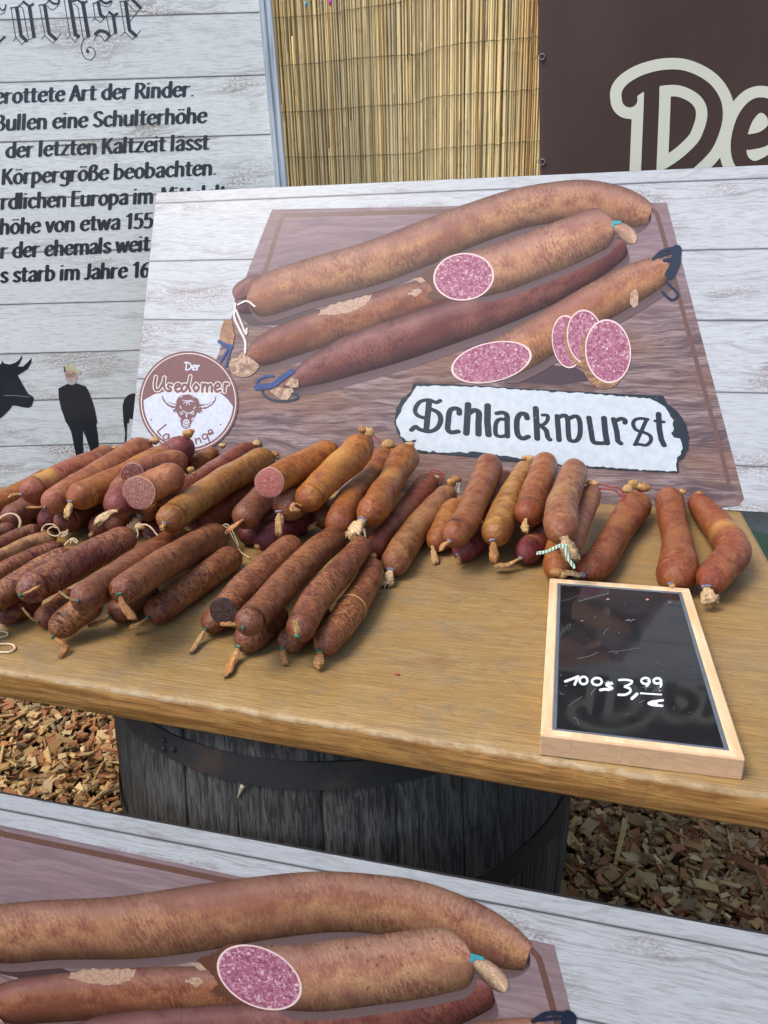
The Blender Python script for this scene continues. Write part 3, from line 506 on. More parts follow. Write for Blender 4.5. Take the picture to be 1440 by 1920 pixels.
{"spine":[[-0.8791,0.7588,0.0129,0.0129],[-0.8718,0.8003,0.0134,0.0134],[-0.8643,0.8449,0.0138,0.0138],[-0.8535,0.9047,0.0145,0.0145],[-0.8422,0.9545,0.015,0.015],[-0.8201,0.9975,0.0154,0.0154]],"kind":"m","col":[0.165,0.04,0.023],"label":"slim purplish sausage in front of the tan speckled one","strings":[["twine",0.0009,[[-0.8065,0.9845,0.0241],[-0.8008,0.9882,0.0298],[-0.7959,0.991,0.0338],[-0.7907,0.9923,0.0337],[-0.7861,0.9921,0.0302],[-0.7868,0.9907,0.0269],[-0.7913,0.9908,0.0304],[-0.7957,0.9904,0.0322],[-0.7962,0.988,0.0264]]]]},
{"spine":[[-0.7668,0.6505,0.034,0.018],[-0.7559,0.6871,0.0399,0.0185],[-0.745,0.7265,0.0458,0.0191],[-0.7307,0.78,0.0533,0.02],[-0.7171,0.8254,0.0593,0.0206],[-0.6967,0.8682,0.0653,0.0213]],"kind":"m","col":[0.195,0.056,0.021],"label":"brown sausage lying behind the one whose tail folds back along its side"},
{"spine":[[-0.6806,0.7308,0.0695,0.0215],[-0.676,0.7667,0.0704,0.0224],[-0.6708,0.8046,0.0713,0.0233],[-0.6625,0.8547,0.0714,0.0234],[-0.6546,0.8974,0.071,0.023],[-0.65,0.9484,0.0688,0.0208]],"kind":"m","col":[0.165,0.04,0.023],"label":"thick purplish sausage with its tan tail folded back along its side","tail":[[-0.6666,0.7158,0.0784],[-0.6536,0.7191,0.084],[-0.6388,0.7231,0.0902]],"tw":0.0042,"clip":"green","knots":[[-0.6314,0.9434,0.086,0.0066]],"strings":[["twine",0.0009,[[-0.634,0.9319,0.0666],[-0.6315,0.9366,0.0772],[-0.6334,0.9385,0.0834],[-0.6282,0.9419,0.0886],[-0.6203,0.9441,0.0891],[-0.6121,0.9444,0.0843],[-0.6053,0.9431,0.0765],[-0.6019,0.9427,0.0733]]]]},
{"spine":[[-0.5466,0.6733,0.1034,0.0194],[-0.5615,0.7311,0.0893,0.0205],[-0.5758,0.7934,0.0752,0.0217],[-0.5949,0.8811,0.0574,0.0229],[-0.6123,0.9617,0.0425,0.0232],[-0.6298,1.0507,0.0275,0.0235]],"kind":"m","col":[0.205,0.064,0.022],"label":"net-veined brown sausage with a thin tail curling up from a green clip","tail":[[-0.5466,0.6733,0.1034],[-0.5539,0.6671,0.1094],[-0.564,0.6659,0.1187]],"tw":0.0028,"clip":"green","knots":[[-0.6094,1.045,0.0419,0.0063]]},
{"spine":[[-0.5359,0.7899,0.0209,0.0209],[-0.5301,0.8248,0.0214,0.0214],[-0.5239,0.862,0.0219,0.0219],[-0.5168,0.9133,0.0222,0.0222],[-0.5116,0.9588,0.0222,0.0222],[-0.506,1.0076,0.0223,0.0223]],"kind":"m","col":[0.195,0.056,0.021],"label":"sausage lying on the wood at the edge of the front pile, straight pale tail","tail":[[-0.5359,0.7899,0.0209],[-0.5441,0.7795,0.0167],[-0.5578,0.7715,0.0107]],"tw":0.0043,"clip":"green"},
{"spine":[[-0.5158,0.7086,0.1,0.02],[-0.5288,0.7697,0.0862,0.0214],[-0.5407,0.8353,0.0724,0.0229],[-0.5521,0.9228,0.0548,0.0243],[-0.5588,0.9977,0.0406,0.0254],[-0.5685,1.0747,0.0246,0.0246]],"kind":"m","col":[0.205,0.064,0.022],"label":"topmost sausage of the front pile, forked tail hanging from a green clip","tail":[[-0.5044,0.6929,0.1089],[-0.4974,0.6869,0.0943],[-0.4825,0.6833,0.0808]],"tw":0.0042,"clip":"green","strings":[["twine",0.0009,[[-0.5586,1.0553,0.0191],[-0.5587,1.0614,0.0351],[-0.5575,1.0647,0.0426],[-0.5499,1.0682,0.0466],[-0.5435,1.0681,0.0422],[-0.5368,1.0659,0.0319],[-0.5289,1.062,0.0166],[-0.5255,1.0583,0.0048],[-0.5119,1.0469,0.003],[-0.4978,1.0363,0.003]]],["twine",0.0009,[[-0.5541,1.0609,0.0307],[-0.5531,1.0657,0.0425],[-0.5459,1.0662,0.0389],[-0.5363,1.0628,0.0235],[-0.5286,1.0607,0.0133],[-0.5255,1.0557,0.003],[-0.5091,1.0255,0.003],[-0.4978,1.0106,0.003]]]]},
{"spine":[[-0.4475,0.7811,0.0182,0.0182],[-0.4426,0.8114,0.0187,0.0187],[-0.4375,0.8434,0.0192,0.0192],[-0.4321,0.8771,0.0198,0.0198]],"kind":"m","col":[0.195,0.056,0.021],"label":"small sausage under the blackened cut one, long thin tail on the wood","tail":[[-0.4475,0.7811,0.0182],[-0.4521,0.7697,0.009],[-0.4513,0.742,0.004]],"tw":0.0039,"clip":"green"},
{"spine":[[-0.3848,0.7465,0.0201,0.02],[-0.3773,0.7752,0.0206,0.0206],[-0.3694,0.8055,0.0211,0.0211],[-0.3611,0.8374,0.0217,0.0217]],"kind":"m","col":[0.205,0.064,0.022],"label":"sausage under the middle of the front bundle, broad pale tail nearest the table edge","tail":[[-0.3848,0.7465,0.0201],[-0.3883,0.7335,0.0059],[-0.3832,0.7023,0.004]],"tw":0.006,"clip":"green"},
{"spine":[[-0.3295,0.7558,0.018,0.018],[-0.3217,0.7864,0.0185,0.0185],[-0.3134,0.8188,0.019,0.019],[-0.3046,0.853,0.0196,0.0195]],"kind":"m","col":[0.165,0.04,0.023],"label":"dark purple sausage underneath, narrow dark-orange tail touching the wood","tail":[[-0.3295,0.7558,0.018],[-0.3261,0.7477,0.0118],[-0.3213,0.7389,0.004]],"tw":0.0037,"clip":"green"},
{"spine":[[-0.4159,0.7761,0.0486,0.0206],[-0.4139,0.8123,0.0503,0.0215],[-0.4115,0.8507,0.0521,0.0226],[-0.4072,0.9025,0.0535,0.023],[-0.4027,0.9469,0.0543,0.023],[-0.3979,0.9948,0.055,0.023]],"kind":"m","col":[0.205,0.064,0.022],"label":"sausage with a blackened slanted cut end, in the front bundle","cut":"black"},
{"spine":[[-0.28,0.753,0.0217,0.0177],[-0.2749,0.7882,0.0231,0.0191],[-0.2713,0.828,0.0242,0.0202],[-0.2695,0.8864,0.0245,0.0205],[-0.2703,0.9408,0.0242,0.0202],[-0.2796,1.0108,0.0213,0.0172]],"kind":"m","col":[0.195,0.056,0.021],"label":"sausage with a pale ring round its middle, outermost of the front bundle","tail":[[-0.28,0.753,0.0217],[-0.2788,0.7439,0.0145],[-0.2794,0.7378,0.0047]],"tw":0.0056,"clip":"green","knots":[[-0.2776,1.0016,0.0388,0.0057]],"band":0.5},
{"spine":[[-0.3552,0.7057,0.0701,0.0181],[-0.3568,0.7618,0.066,0.0201],[-0.3576,0.8235,0.0619,0.0221],[-0.3578,0.912,0.0554,0.0232],[-0.3557,0.9918,0.049,0.0229],[-0.351,1.0809,0.041,0.021]],"kind":"m","col":[0.205,0.064,0.022],"label":"longest sausage of the front bundle, pale tail sticking out sideways","tail":[[-0.3552,0.7057,0.0701],[-0.3657,0.6993,0.0775],[-0.3787,0.6945,0.0794]],"tw":0.0044,"clip":"green","knots":[[-0.3478,1.0708,0.0557,0.0078]],"strings":[["twine",0.001,[[-0.3456,1.0654,0.0487],[-0.3418,1.0688,0.055],[-0.3337,1.0724,0.0588],[-0.3237,1.0752,0.0593],[-0.315,1.0751,0.0535],[-0.3094,1.0728,0.0437],[-0.3087,1.0686,0.0324]]],["twine",0.001,[[-0.3482,1.0657,0.0512],[-0.3369,1.071,0.0573],[-0.3272,1.0749,0.061],[-0.3169,1.0762,0.0575],[-0.3097,1.0749,0.0493],[-0.308,1.07,0.0356],[-0.3111,1.0674,0.0308]]],["twine",0.001,[[-0.3428,1.0642,0.0438],[-0.3401,1.0689,0.0542],[-0.3303,1.0726,0.0571],[-0.3208,1.0731,0.052],[-0.3159,1.0699,0.0406],[-0.3187,1.0661,0.0327]]]]},
{"spine":[[-0.2983,0.7259,0.0537,0.0177],[-0.302,0.7715,0.0553,0.0193],[-0.3033,0.8202,0.0567,0.0207],[-0.2989,0.884,0.0571,0.0211],[-0.2967,0.9454,0.0556,0.0196],[-0.2958,1.018,0.0524,0.0164]],"kind":"m","col":[0.195,0.056,0.021],"label":"sausage of the front bundle with an orange tail folded up over its end","tail":[[-0.2915,0.7094,0.0638],[-0.2909,0.7114,0.074],[-0.2938,0.7124,0.0843]],"tw":0.0041,"clip":"green"},
]
TWINE = [[[-0.7092, 0.6963, 0.002], [-0.6964, 0.6975, 0.002], [-0.6869, 0.7008, 0.002], [-0.6869, 0.7089, 0.002], [-0.6964, 0.7166, 0.002], [-0.7083, 0.717, 0.002], [-0.723, 0.7127, 0.002]], [[-0.7443, 0.74, 0.002], [-0.739, 0.744, 0.002], [-0.7306, 0.7442, 0.002], [-0.7218, 0.7386, 0.002], [-0.7242, 0.7323, 0.002], [-0.7309, 0.7281, 0.002]]]

# ---------------------------------------------------------------- ground
GZ = -0.89
def m_ground():
    k = NT('chip_litter', .9, .2); v = k.obj(); n = k.noise(v, 40, 6, .7); b = k.noise(v, 6, 3)
    c = k.mix(k.ramp(n, [(.35, 0), (.65, 1)]), (.035, .022, .012), (.13, .075, .036)); k.color(k.mix(k.ramp(b, [(.4, 0), (.7, .4)]), c, (.06, .04, .025)))
    k.bump(n, 1.0, .02); return k.m
def sheet(name, x0, x1, y0, y1, z, mat):
    return tag(obj(name, [(x0, y0, z), (x1, y0, z), (x1, y1, z), (x0, y1, z)], [(0, 1, 2, 3)], mat), kind='structure')
sheet('ground', -60, 60, -60, 60, GZ, m_ground())
def m_turf():
    k = NT('green_matting', .95, .15); v = k.obj(); n = k.noise(k.mapv(v, (1, 1, 1)), 90, 5, .75); b = k.noise(v, 3, 3)
    k.color(k.mix(k.ramp(n, [(.36, 0), (.62, 1)]), (.010, .026, .016), (.05, .085, .055))); k.bump(n, 1, .01); return k.m
_t = sheet('lawn', -3.0, 30, 2.35, 30, GZ + .012, m_turf())
_t['label'] = 'dark green artificial turf beyond the wood chips'

def chips():
    """loose wood chips: thousands of small split flakes, uncountable"""
    reg = [(-2.25, -.62, 1.02, 2.05, 9500), (-.1, 1.05, .98, 2.0, 8200), (-.75, -.05, 1.3, 2.05, 2200), (-2.3, 1.1, .55, 1.05, 3000)]
    parts = []
    for x0, x1, y0, y1, n in reg:
        parts.append(np.c_[RNG.uniform(x0, x1, n), RNG.uniform(y0, y1, n)])
    XY = np.concatenate(parts); n = len(XY)
    L = RNG.lognormal(math.log(.0115), .52, n).clip(.003, .042); W = (L * RNG.uniform(.22, .8, n)).clip(.003, .016); T = RNG.uniform(.0012, .0042, n)
    sl = RNG.random(n) < .15
    L[sl] *= 2.2; W[sl] *= .35
    yaw = RNG.uniform(0, 2 * np.pi, n); pit = RNG.normal(0, .30, n); rol = RNG.normal(0, .38, n)
    Z = GZ + .004 + RNG.random(n) ** 1.5 * .022
    base = np.array([(-1, -1, -1), (1, -1, -1), (1, 1, -1), (-1, 1, -1), (-1, -1, 1), (1, -1, 1), (1, 1, 1), (-1, 1, 1)], float)
    V = np.repeat(base[None], n, 0) * np.stack([L, W, T], 1)[:, None, :]
    V[:, :, :2] *= RNG.uniform(.62, 1.15, (n, 8, 1))
    V[:, :, 0] += RNG.normal(0, .12, (n, 8)) * L[:, None]
    V[:, [0, 3, 4, 7], 1] += (RNG.normal(0, .35, n) * W)[:, None]
    c, s = np.cos(rol), np.sin(rol); y, z = V[:, :, 1].copy(), V[:, :, 2].copy()
    V[:, :, 1] = y * c[:, None] - z * s[:, None]; V[:, :, 2] = y * s[:, None] + z * c[:, None]
    c, s = np.cos(pit), np.sin(pit); x, z = V[:, :, 0].copy(), V[:, :, 2].copy()
    V[:, :, 0] = x * c[:, None] + z * s[:, None]; V[:, :, 2] = -x * s[:, None] + z * c[:, None]
    c, s = np.cos(yaw), np.sin(yaw); x, y = V[:, :, 0].copy(), V[:, :, 1].copy()
    V[:, :, 0] = x * c[:, None] - y * s[:, None] + XY[:, :1]; V[:, :, 1] = x * s[:, None] + y * c[:, None] + XY[:, 1:]
    V[:, :, 2] += Z[:, None]
    pal = np.array([(.38, .225, .085), (.50, .335, .145), (.29, .115, .042), (.57, .42, .22), (.22, .13, .055), (.42, .18, .075), (.36, .27, .16)])
    ci = RNG.choice(len(pal), n, p=[.24, .2, .14, .13, .12, .1, .07]); colr = pal[ci] * np.array((1.0, .93, .80)) * RNG.uniform(.62, 1.12, (n, 1))
    fb = np.array([(0, 3, 2, 1), (4, 5, 6, 7), (0, 1, 5, 4), (1, 2, 6, 5), (2, 3, 7, 6), (3, 0, 4, 7)])
    F = (np.arange(n)[:, None, None] * 8 + fb[None]).reshape(-1, 4)
    k = NT('wood_chip', .8, .25); g = k.noise(k.mapv(k.obj(), (1, 1, 1)), 420, 4, .7)
    k.color(k.mix(k.ramp(g, [(.35, .62), (.62, 1)]), (.06, .035, .02), k.attr('tint'))); k.bump(g, .6, .001)
    o = obj('wood_chips', V.reshape(-1, 3), F, k.m, col=np.repeat(colr, 8, 0))
    tag(o, kind='stuff'); o['label'] = 'loose tan and reddish wood chips covering the ground under the table'
chips()

def blob(c, r, seed, stretch=(1, 1, 1)):
    rr = np.random.default_rng(seed); V, F = [], []; nu, nv = 14, 9; ph = rr.uniform(0, 6.28, 4)
    for i in range(nv):
        th = math.pi * (i + .02) / (nv - .96)
        for j in range(nu):
            a = 2 * math.pi * j / nu
            k = r * (1 + .10 * math.sin(2 * a + ph[0]) * math.sin(th) + .12 * math.sin(3 * th + ph[1]) + .07 * math.sin(5 * a + ph[2]))
            V.append((c[0] + k * stretch[0] * math.sin(th) * math.cos(a), c[1] + k * stretch[1] * math.sin(th) * math.sin(a), c[2] + k * stretch[2] * math.cos(th)))
    for i in range(nv - 1):
        for j in range(nu): F.append((i * nu + j, i * nu + (j + 1) % nu, (i + 1) * nu + (j + 1) % nu, (i + 1) * nu + j))
    F.append(tuple(range(nu))[::-1]); F.append(tuple((nv - 1) * nu + j for j in range(nu)))
    return V, F

# ---------------------------------------------------------------- barrel
BX, BY = -.333, 1.012
def barrel():
    root = tag(empty('wine_barrel', (BX, BY, GZ)), 'weathered dark grey wine barrel with rusty hoops carrying the table', 'barrel')
    H = -.046 - GZ
    def Rz(z): return .371 - .21 * (z + GZ + .36) ** 2     # z above ground
    k = NT('barrel_oak', .72, .3); o = k.sep(k.obj()); v = k.obj()
    g = k.noise(k.mapv(v, (110, 110, 5)), 1.0, 6, .7, .3); b = k.noise(v, 7, 4); f = k.noise(k.mapv(v, (300, 300, 14)), 1, 3, .6)
    c = k.mix(k.ramp(g, [(.34, 0), (.68, 1)]), (.021, .020, .019), (.098, .093, .083))
    c = k.mix(k.ramp(f, [(.50, 0), (.58, .8)]), c, (.013, .0125, .012))
    c = k.mix(k.ramp(b, [(.5, 0), (.72, .35)]), c, (.075, .07, .062))
    k.color(k.mix(1.0, c, k.attr('tint'), 'MULTIPLY')); k.bump(k.math('ADD', g, f), .8, .002)
    ns, per = 24, 8; V, F, Cc = [], [], []
    zs = np.linspace(0, H, 30); w = RNG.uniform(.8, 1.25, ns); edges = np.r_[0, np.cumsum(w)] / w.sum() * 2 * np.pi + .4
    tint = RNG.uniform(.86, 1.12, ns)
    for s in range(ns):
        a0, a1 = edges[s], edges[s + 1]; b0 = len(V); lift = RNG.normal(0, .0009)
        u = np.array([0, .012, .03, .25, .5, .75, .97, .988, 1.0]); dep = np.array([.0024, .001, .0, 0, 0, 0, 0, .001, .0024])
        for z in zs:
            r = Rz(z) + lift - dep
            a = a0 + u * (a1 - a0)
            for ri, ai in zip(r, a): V.append((ri * math.cos(ai), ri * math.sin(ai), z)); Cc.append((tint[s],) * 3)
        m = len(u)
        for i in range(len(zs) - 1):
            for j in range(m - 1):
                q = b0 + i * m + j; F.append((q, q + 1, q + m + 1, q + m))
    obj('staves', V, F, k.m, root, True, col=Cc)
    kh = NT('hoop_steel', .6, .4); n = kh.noise(kh.obj(), 16, 6, .65)
    kh.b.inputs['Metallic'].default_value = .35
    kh.color(kh.mix(kh.ramp(n, [(.52, 0), (.68, 1)]), (.026, .0265, .028), (.052, .038, .030))); kh.bump(n, .5, .0015)
    for z0, z1 in ((-.072, -.108), (-.281, -.322), (-.60, -.645), (-.80, -.845)):
        V, F = [], []; seg = 96; prof = [(z0, .0005), (z0, .0032), (z1, .0032), (z1, .0005)]
        for i in range(seg):
            a = 2 * math.pi * i / seg
            for z, e in prof:
                r = Rz(z - GZ) + e; V.append((r * math.cos(a), r * math.sin(a), z - GZ))
        for i in range(seg):
            for j in range(3):
                F.append((i * 4 + j, ((i + 1) % seg) * 4 + j, ((i + 1) % seg) * 4 + j + 1, i * 4 + j + 1))
        ho = obj('hoop', V, F, kh.m, root)
        rv = MB()
        for a, zz in ((-1.95, .35), (-1.95, .68), (-1.90, .5)):
            z = z0 + (z1 - z0) * zz; r = Rz(z - GZ) + .0036; v, f = blob((r * math.cos(a), r * math.sin(a), z - GZ), .0042, 31, (1, 1, .8)); rv.add(v, f)
        rv.build('rivet', kh.m, ho, True)
    # heads
    for zz in (.03, H - .004):
        V = [(0, 0, zz)] + [((Rz(zz) - .004) * math.cos(a), (Rz(zz) - .004) * math.sin(a), zz) for a in np.linspace(0, 2 * np.pi, 64, endpoint=False)]
        obj('barrel_head', V, [(0, i, i % 64 + 1) for i in range(1, 65)], k.m, root, col=[(1, 1, 1)] * 65)
    # a pale splinter lifted off one stave
    p = on_plane(447, 1486, (BX, BY - .372, 0), (0, 1, 0)); q = on_plane(437, 1508, (BX, BY - .372, 0), (0, 1, 0))
    L0 = np.array((BX, BY, GZ)); P = np.array([p, (p + q) / 2 + (0, -.002, 0), q]) - L0
    for i in range(3):
        d = np.hypot(P[i, 0], P[i, 1]); P[i, :2] *= (Rz(P[i, 2]) + .002) / d
    V, F = tube(crom(P, 4), np.linspace(.0035, .0006, 9), 6)
    obj('splinter', V, F, plain('raw_splinter', (.30, .25, .17)), root, True)
barrel()

# ---------------------------------------------------------------- table top
def y_front(x): return .632 - .044 * x
def y_back(x): return 1.4125 - .030 * (x - .317) if x > -.25 else 1.4295 + .135 * (x + .25)
def table():
    x0, x1 = -1.42, .316; th = .042
    root = tag(empty('table', (0, 0, -th)), 'thick worn oak plank table top lying across a barrel', 'table')
    n = 330; xs = np.linspace(x0, x1, n)
    prof = [(0, -th + .004), (0, -.02), (0, -.007), (.0012, -.0028), (.0038, -.0008), (.008, 0)]
    V, F = [], []
    jit = np.interp(np.arange(n), np.arange(0, n, 3), RNG.normal(0, 1, len(np.arange(0, n, 3))))
    jit2 = np.interp(np.arange(n), np.arange(0, n, 11), RNG.normal(0, 1, len(np.arange(0, n, 11))))
    for i, x in enumerate(xs):
        yf, yb = y_front(x), y_back(x)
        row = [(x, yf + .003, -th)]
        for k, (dy, z) in enumerate(prof):
            e = (.0009 * jit[i] + .0016 * jit2[i]) * (1 if k in (2, 3, 4) else .35)
            row.append((x, yf + dy + abs(e) * .8, z - (abs(e) * .55 if k >= 3 else 0)))
        for t in (.06, .2, .4, .6, .8, .95): row.append((x, yf + t * (yb - yf), .0))
        row += [(x, yb - .004, 0), (x, yb, -.004), (x, yb, -th + .004), (x, yb - .004, -th)]
        V += [(a, b, c + th) for a, b, c in row]; m = len(row)
    for i in range(n - 1):
        for j in range(m):
            a, b = i * m + j, i * m + (j + 1) % m; F.append((a, a + m, b + m, b))
    F.append(tuple(range(m))); F.append(tuple((n - 1) * m + j for j in range(m))[::-1])
    # keep material space relative to the top surface
    o = obj('tabletop', [(a, b, c - th) for a, b, c in V], F, M['oak'], root, False); o.location = (0, 0, th)
    for p in o.data.polygons: p.use_smooth = True
table()

# ---------------------------------------------------------------- sausages
def lump(seed, n, amp):
    r = np.random.default_rng(seed); k = r.normal(0, 1, max(4, n)); x = np.linspace(0, 1, n); y = np.zeros(n)
    for f, a in ((1.0, 1), (2.3, .6), (4.1, .35)): y += a * np.sin(2 * np.pi * (f * x + r.random()))
    return 1 + amp * y

def sausage(idx, d):
    S = np.array(d['spine'], float)
    C4 = crom(S, 14) if len(S) > 2 else crom(S, 24)
    P0, R0 = C4[:, :3], C4[:, 3]
    L = np.r_[0, np.cumsum(np.linalg.norm(np.diff(P0, axis=0), axis=1))]; tot = L[-1]
    cut = d.get('cut'); r_m = R0.mean()
    rv = np.random.default_rng(idx + 900); ex0, ex1 = rv.uniform(1.75, 2.35, 2)
    cap0, cap1 = (0 if cut else min(R0[0] * rv.uniform(1.0, 1.35), tot * .3)), min(R0[-1] * rv.uniform(1.0, 1.35), tot * .3)
    s = np.unique(np.r_[np.linspace(0, cap0, 9) if cap0 else [0], np.linspace(cap0, tot - cap1, 34), tot - cap1 + cap1 * np.sin(np.linspace(0, math.pi / 2, 9)), (cap0 * (1 - np.cos(np.linspace(0, math.pi / 2, 9)))) if cap0 else [0]])
    P = np.stack([np.interp(s, L, P0[:, i]) for i in range(3)], 1); R = np.interp(s, L, R0)
    fac = np.ones(len(s))
    if cap0:
        t = np.clip(1 - s / cap0, 0, 1); fac *= np.sqrt(np.maximum(0, 1 - t ** ex0))
    t = np.clip(1 - (tot - s) / cap1, 0, 1); fac *= np.sqrt(np.maximum(0, 1 - t ** ex1))
    wob = np.sin(np.pi * s / tot)[:, None] * r_m * (.045 * np.sin(s[:, None] * 21 + rv.uniform(0, 6, 3)) + .022 * np.sin(s[:, None] * 47 + rv.uniform(0, 6, 3)))
    P = P + wob
    R = R * .965 * np.maximum(fac, .13) * lump(idx * 7 + 3, len(s), .016)
    org = np.array([P[:, 0].mean(), P[:, 1].mean(), (P[:, 2] - R).min()])
    root = empty('smoked_sausage', tuple(org))
    tag(root, d['label'], 'sausage', 'smoked sausages piled on the table')
    seg = 26; T, N, B = frames(P); ang = np.pi + np.linspace(0, 2 * np.pi, seg, endpoint=False)
    rr = np.random.default_rng(idx); ph = rr.uniform(0, 6.28, 6); V, UV = [], []
    for i in range(len(s)):
        x = s[i] / max(tot, .1)
        k = 1 + .024 * np.sin(2 * ang + ph[0] + 5 * x) + .015 * np.sin(3 * ang + ph[1] - 9 * x) + .009 * np.sin(5 * ang + ph[2] + 24 * x) + .006 * np.sin(9 * ang + ph[4] - 37 * x) + .005 * np.sin(4 * ang + ph[5] + 90 * x)
        pin = max(0, 1 - fac[i]) if (cap0 and s[i] < cap0) or s[i] > tot - cap1 else 0
        k = k * (1 + .07 * pin * np.sin(9 * ang + ph[3]))
        V.append(P[i] - org + R[i] * k[:, None] * (np.cos(ang)[:, None] * N[i] + np.sin(ang)[:, None] * B[i]))
        if cut and s[i] < r_m * 1.8:
            # knife cut at a slant: lean the cut plane towards the buyer's side
            nv = EYE - P[0]; nv = nv / np.linalg.norm(nv); nn = -T[0] + {'black': .25}.get(cut, .95) * nv; nn /= np.linalg.norm(nn)
            e = V[-1] - (P[i] - org); V[-1] = V[-1] + T[0] * (-(e @ nn) / (T[0] @ nn) * (1 - s[i] / (r_m * 1.8)))[:, None]
        UV.append(np.stack([np.full(seg, s[i]), (ang - np.pi) * r_m], 1))
    V = np.concatenate(V); UV = np.concatenate(UV); F = []
    for i in range(len(s) - 1):
        for j in range(seg): F.append((i * seg + j, i * seg + (j + 1) % seg, (i + 1) * seg + (j + 1) % seg, (i + 1) * seg + j))
    F.append(tuple((len(s) - 1) * seg + j for j in range(seg)))
    if not cut: F.append(tuple(range(seg))[::-1])
    em = np.maximum(0 if cut else np.exp(-(s / (r_m * 1.25)) ** 2), np.exp(-((tot - s) / (r_m * 1.1)) ** 2) * .8) + .10 * np.sin(s * 90 + idx)
    pf, pw, pa = d.get('patch', (rv.uniform(.25, .75), rv.uniform(.05, .14), rv.uniform(.2, .55)) if d['kind'] == 's' else (.5, .1, 0))
    gs = np.exp(-((s / tot - pf) / pw) ** 2); tint = np.zeros((len(s) * seg, 3)); tint[:, 0] = np.repeat(em, seg)
    tint[:, 1] = (pa * gs[:, None] * np.clip(.35 + .65 * np.cos(ang + .35)[None], 0, 1)).ravel()
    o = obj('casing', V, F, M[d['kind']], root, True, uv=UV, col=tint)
    if 'band' in d:
        b_ = int(len(s) * d['band']); rg_ = V[b_ * seg:(b_ + 1) * seg]; cen = rg_.mean(0)
        Vb, Fb = tube(np.vstack([cen + (rg_ - cen) * 1.004, cen + (rg_[:1] - cen) * 1.004]), .0011, 6)
        obj('tie_mark', Vb, Fb, plain('tie_mark_tan', (.42, .22, .07), .5), root, True)
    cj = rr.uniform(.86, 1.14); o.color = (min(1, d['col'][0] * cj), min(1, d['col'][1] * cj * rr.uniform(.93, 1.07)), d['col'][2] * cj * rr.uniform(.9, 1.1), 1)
    if cut:
        # bare meat disc with a thin rind, slightly domed
        ring = V[:seg]; c0 = P[0] - org; n0 = -T[0]; rows = [(1.0, 0.0), (.965, .0006), (.90, .0010), (.6, .0016), (.3, .0020)]
        fv, fu, ff = [], [], []
        for q, h in rows:
            for j in range(seg):
                e = ring[j] - c0; fv.append(c0 + e * q + n0 * (h + (.0004 * math.sin(j * 5 + q * 17) if q < .95 else 0)))
                fu.append(((e @ N[0]) * q, (e @ B[0]) * q))
        fv.append(c0 + n0 * .0021); fu.append((0, 0))
        m = len(rows)
        for i in range(1, m - 1):
            for j in range(seg): ff.append((i * seg + j, (i + 1) * seg + j, (i + 1) * seg + (j + 1) % seg, i * seg + (j + 1) % seg))
        for j in range(seg): ff.append(((m - 1) * seg + j, m * seg, (m - 1) * seg + (j + 1) % seg))
        fo = obj('cut_face', fv, ff, M['cut_' + cut], root, True, uv=fu)
        rf = [(j, seg + j, seg + (j + 1) % seg, (j + 1) % seg) for j in range(seg)]
        obj('rind', fv[:2 * seg], rf, M['rind'] if cut != 'black' else M['cut_black'], fo, True, uv=fu[:2 * seg])
    if 'tail' in d:
        tp = np.array(d['tail'], float) - org; tw = max(d['tw'], .0026) * (1.2 if d['tw'] > .0065 else .98)
        if len(tp) == 2: tp = np.array([tp[0], (tp[0] + tp[1]) / 2 + (0, 0, .001), tp[1]])
        Q = crom(tp, 9); n = len(Q); t = np.linspace(0, 1, n)
        w = np.interp(t, [0, .12, .35, .7, .9, 1], [.62, .44, .85, 1.08, 1.0, .62]) * tw * lump(idx + 71, n, .06)
        Q = Q + np.random.default_rng(idx + 5).normal(0, tw * .07, Q.shape) * t[:, None]
        p5 = rr.uniform(0, 6.28)
        def shp(i, a):
            g = 1 + .22 * np.sin(4 * a + p5 + 1.3 * i * .3) + .12 * np.sin(7 * a + p5 * 2)
            return .40 * g, 1.05 * g
        V2, F2 = tube(Q, w, 16, shp)
        jr = np.random.default_rng(idx + 400); tdir = Q[-1] - Q[-4]; tdir /= np.linalg.norm(tdir)
        V2[-16:] += tdir * (jr.normal(0, .42, 16) * tw)[:, None]; V2[-32:-16] += tdir * (jr.normal(0, .15, 16) * tw)[:, None]; V2[16:] += jr.normal(0, tw * .045, V2[16:].shape)
        uv2 = np.stack([np.tile(np.abs(np.linspace(-1, 1, 16)), n), np.repeat(t, 16)], 1)
        ta = obj('casing_tail', V2, F2, M['tail'], root, True, uv=uv2)
        pal = [(.68, .42, .17), (.60, .31, .105), (.55, .25, .075)][idx % 3] if tw < .0078 else (.74, .52, .27)
        ta.color = (*pal, 1)
        if 'clip' in d:
            dirn = Q[2] - Q[0]; dirn /= np.linalg.norm(dirn); u0 = np.cross(dirn, (0, 0, 1.0)); u0 /= np.linalg.norm(u0) + 1e-9; v0 = np.cross(dirn, u0)
            a = np.linspace(0, 2 * np.pi, 25); rad = w[1] * 1.12
            rp = Q[1] + rad * (np.cos(a)[:, None] * u0 + .75 * np.sin(a)[:, None] * v0)
            rp[-1] = rp[-1] + dirn * .001
            V3, F3 = tube(rp, .0013 if d['clip'] == 'green' else .0011, 7)
            b, f = blob(Q[1] + rad * 1.1 * u0, .0021, idx); b0 = len(V3); V3 = np.vstack([V3, b]); F3 = F3 + [tuple(q + b0 for q in z) for z in f]
            obj('clip', V3, F3, M[d['clip']], root, True)
    for q, (x, y, z, r) in enumerate(d.get('knots', [])):
        b, f = blob(np.array((x, y, z)) - org, r, idx * 11 + q, (1.1, .9, .85))
        kn = obj('knot', b, f, M['tail'], root, True, uv=[(v[0] * 40, .3) for v in b]); kn.color = [(.62, .36, .12, 1), (.50, .24, .07, 1), (.70, .46, .2, 1)][(idx + q) % 3]
